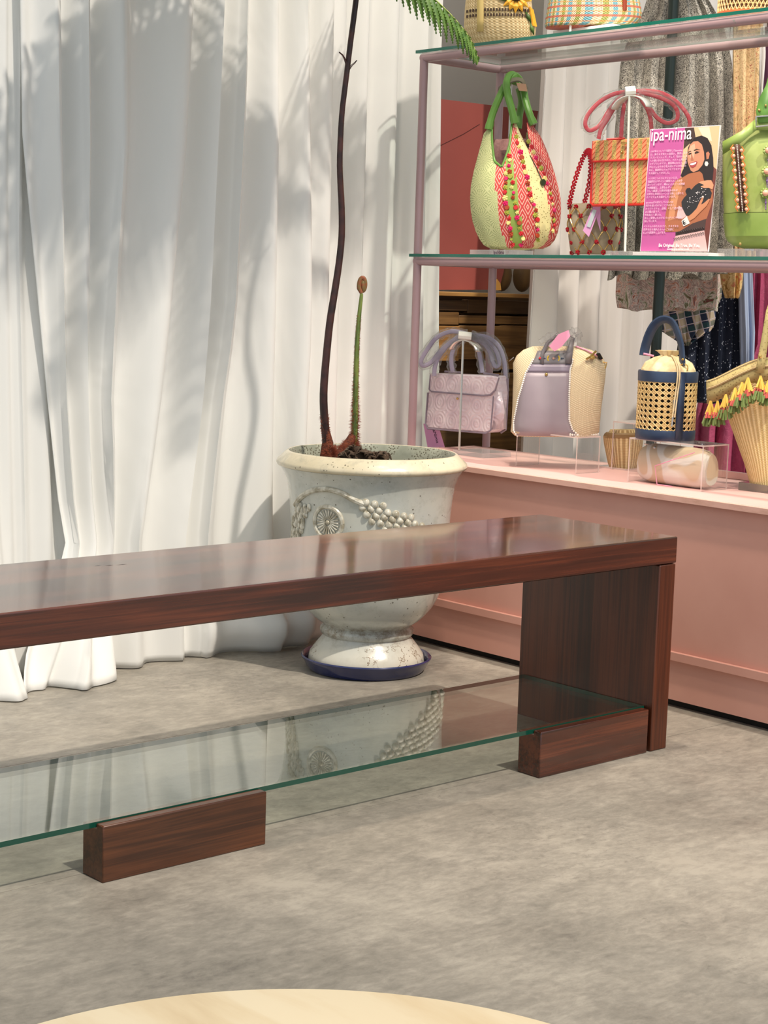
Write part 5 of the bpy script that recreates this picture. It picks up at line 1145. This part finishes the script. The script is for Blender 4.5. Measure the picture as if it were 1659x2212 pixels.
def ssurf(px, py, off=.002):
    y_s = [r[0] for r in rs_][::-1]; l, r_, d = [interp(py, y_s, [r[k] for r in rs_][::-1]) for k in (1, 2, 3)]; s_ = max(-.99, min(.99, (px - (l + r_) / 2) / ((r_ - l) / 2))); ca = abs(s_) ** (1 / .85); return sf_(px, py) + VB * (d * math.sqrt(1 - ca * ca) ** .85 + off)
for (ya, yb3) in ((25, 34), (36, 44)):
    for i in range(23):
        x = 1006 + i * 6.2
        if 1028 < x < 1042: continue
        q = [ssurf(x, ya + abs(x - 1080) * -.0), ssurf(x + 4, ya), ssurf(x + 4, ya + 6), ssurf(x, ya + 6)]
        MB().prism(q, VB * .0006).build('stripe_stitch', m_dstripe, sbg, smooth=False) if yb3 != 0 else None
MB().grid([[ssurf(x + (1040 - x) * 0, y_, .003) for x in (1028, 1042)] for y_ in (-120, -40, 20, 50, 74)]).build('side_tape', m_ctape, sbg, solid=.001)
m_sunp = M('sunflower_petal', rough=.55, pat=lambda t: t.mix(t.noise(90, 3), S(232, 156, 30), S(246, 190, 60)))
for i in range(14):
    a = 2 * PI * i / 14 + .2; c = ssurf(1112, 0, .006); d = (VA * math.cos(a) + Vector((0, 0, 1)) * math.sin(a)); s_ = (VA * -math.sin(a) + Vector((0, 0, 1)) * math.cos(a))
    MB().add([c + d * .010, c + d * .026 + s_ * .008 + VB * .003, c + d * .044, c + d * .026 - s_ * .008 + VB * .003, c + d * .026 + VB * .006], [(0, 1, 4), (1, 2, 4), (2, 3, 4), (3, 0, 4)]).build('petal', m_sunp, sbg)
MB().sphere(ssurf(1112, 0, .005), .013, 12, 8).build('flower_centre', m_dstripe, sbg)
for x, y_, a in ((1080, 2, 2.6), (1138, 42, -1.1), (1146, 66, -1.2)):
    c = ssurf(x, y_, .004); d = VA * math.cos(a) * .02 + Vector((0, 0, .02 * math.sin(a))); s_ = Vector((0, 0, .008)) if abs(math.cos(a)) > .5 else VA * .007
    MB().add([c - d, c + s_, c + d, c - s_], [(0, 1, 2, 3)]).build('leaf', m_leaf, sbg, solid=.001)
gp_ = MB(); 
for i in range(3): gp_.tube([ssurf(1142 + i * 3, 20 + i * 2, .004), ssurf(1150 + i * 3, 60, .002)], .0035, 6)
gp_.build('yellow_ribbon', m_sunp, sbg)

PP = (3.33, at(1280, 62, 0, 3.33).y, ZT + .028)
pb_ = thing('woven_check_bag', 'multicoloured woven check bag raised on a white stand on the top shelf', 'handbag', PP)
def checkp(t):
    u, v_ = t.uv(); a = (u / .030).frac(); b = (v_ / .024).frac(); c = t.mix(t.noise(300, 2).gt(.5), S(222, 206, 170), S(200, 184, 146))
    c = t.mix(a.lt(.28), c, S(96, 160, 172)); c = t.mix(a.gt(.55) * a.lt(.8), c, S(140, 152, 78)); c = t.mix(b.lt(.22) * .85, c, S(196, 84, 56)); c = t.mix(b.gt(.5) * b.lt(.62) * .7, c, S(222, 130, 54))
    w_ = (u * 1500).sin() * (v_ * 1500).sin(); return t.mix(w_.lt(-.35) * .4, c, S(110, 76, 50))
m_check = M('bright_check_weave', rough=.6, pat=checkp, bump=lambda t: (t.uv()[0] * 1500).sin() * (t.uv()[1] * 1500).sin(), bs=.6, bd=.002)
m1 = MB(); loft(m1, PP, [(62, 1180, 1330, .03), (56, 1177, 1372, .05), (44, 1178, 1384, .055), (30, 1180, 1386, .056), (-40, 1192, 1374, .05), (-130, 1206, 1360, .035)], n=72, ex=.7); m1.build('body', m_check, pb_)
for x0_ in (1345,):
    MB().grid([[local(PP)(x, y_, .052) for x in (x0_, x0_ + 9)] for y_ in (-100, -30, 22)]).build('strap', bpy.data.materials['rust_bead'] if x0_ > 1300 else m_check, pb_, solid=.002)
f0 = Vector((3.262, at(1232, 60, 0, 3.262).y, ZT + .0105)); tp = Vector((3.262, f0.y, f0.z + .24))
stand('white bag stand in front of the multicoloured check bag', f0, tp, ((3.25, f0.y - .19, ZT), (3.40, f0.y + .06, ZT + .012)), ZT, armr=.05, mat=m_white)
wb = MB().box((3.29, PP[1] - .10, ZT + .0125), (3.38, PP[1] + .10, ZT + .0275)); tag(wb.build('white_plinth', m_white, bevel=.001), 'low white plinth under the multicoloured check bag', 'plinth')

KP = (3.33, at(1616, 26, 0, 3.33).y, ZT)
kb = thing('rattan_tray_bag', 'cream open-weave rattan bag with orange leather base on the top shelf', 'handbag', KP)
ks = (Vector(KP) - CAM).dot(FW) / FPX; KR = 66 * ks
m_orl = M('burnt_orange_leather', S(196, 100, 56), .4)
MB().lathe(KP, [(KR * .97, 0), (KR * 1.02, .006), (KR * 1.02, .018), (KR * .98, .020)], 56).build('base', m_orl, kb)
g = MB()
def kc(r, z, a): return Vector((KP[0] + r * math.cos(a), KP[1] + r * math.sin(a), KP[2] + z))
for k in range(44):
    for sgn in (-1, 1): g.tube([kc(KR * .98, .018 + .011 * q, 2 * PI * (k + sgn * .5 * q) / 44) for q in range(13)], .0013, 4, cap=False)
for i in range(13): g.tube([kc(KR * .97, .022 + .011 * i, 2 * PI * k / 56) for k in range(57)], .0012, 4, cap=False)
g.build('open_weave', m_canec, kb, kind='stuff'); MB().lathe(KP, [(KR * .92, .019), (KR * .92, .15)], 40).build('lining', M('brown_lining', S(116, 76, 44), .8), kb)
# small tags lying on the counter
MB().box((3.42, 3.33, ZC), (3.44, 3.36, ZC + .002)).build('x', m_black) if 0 else None
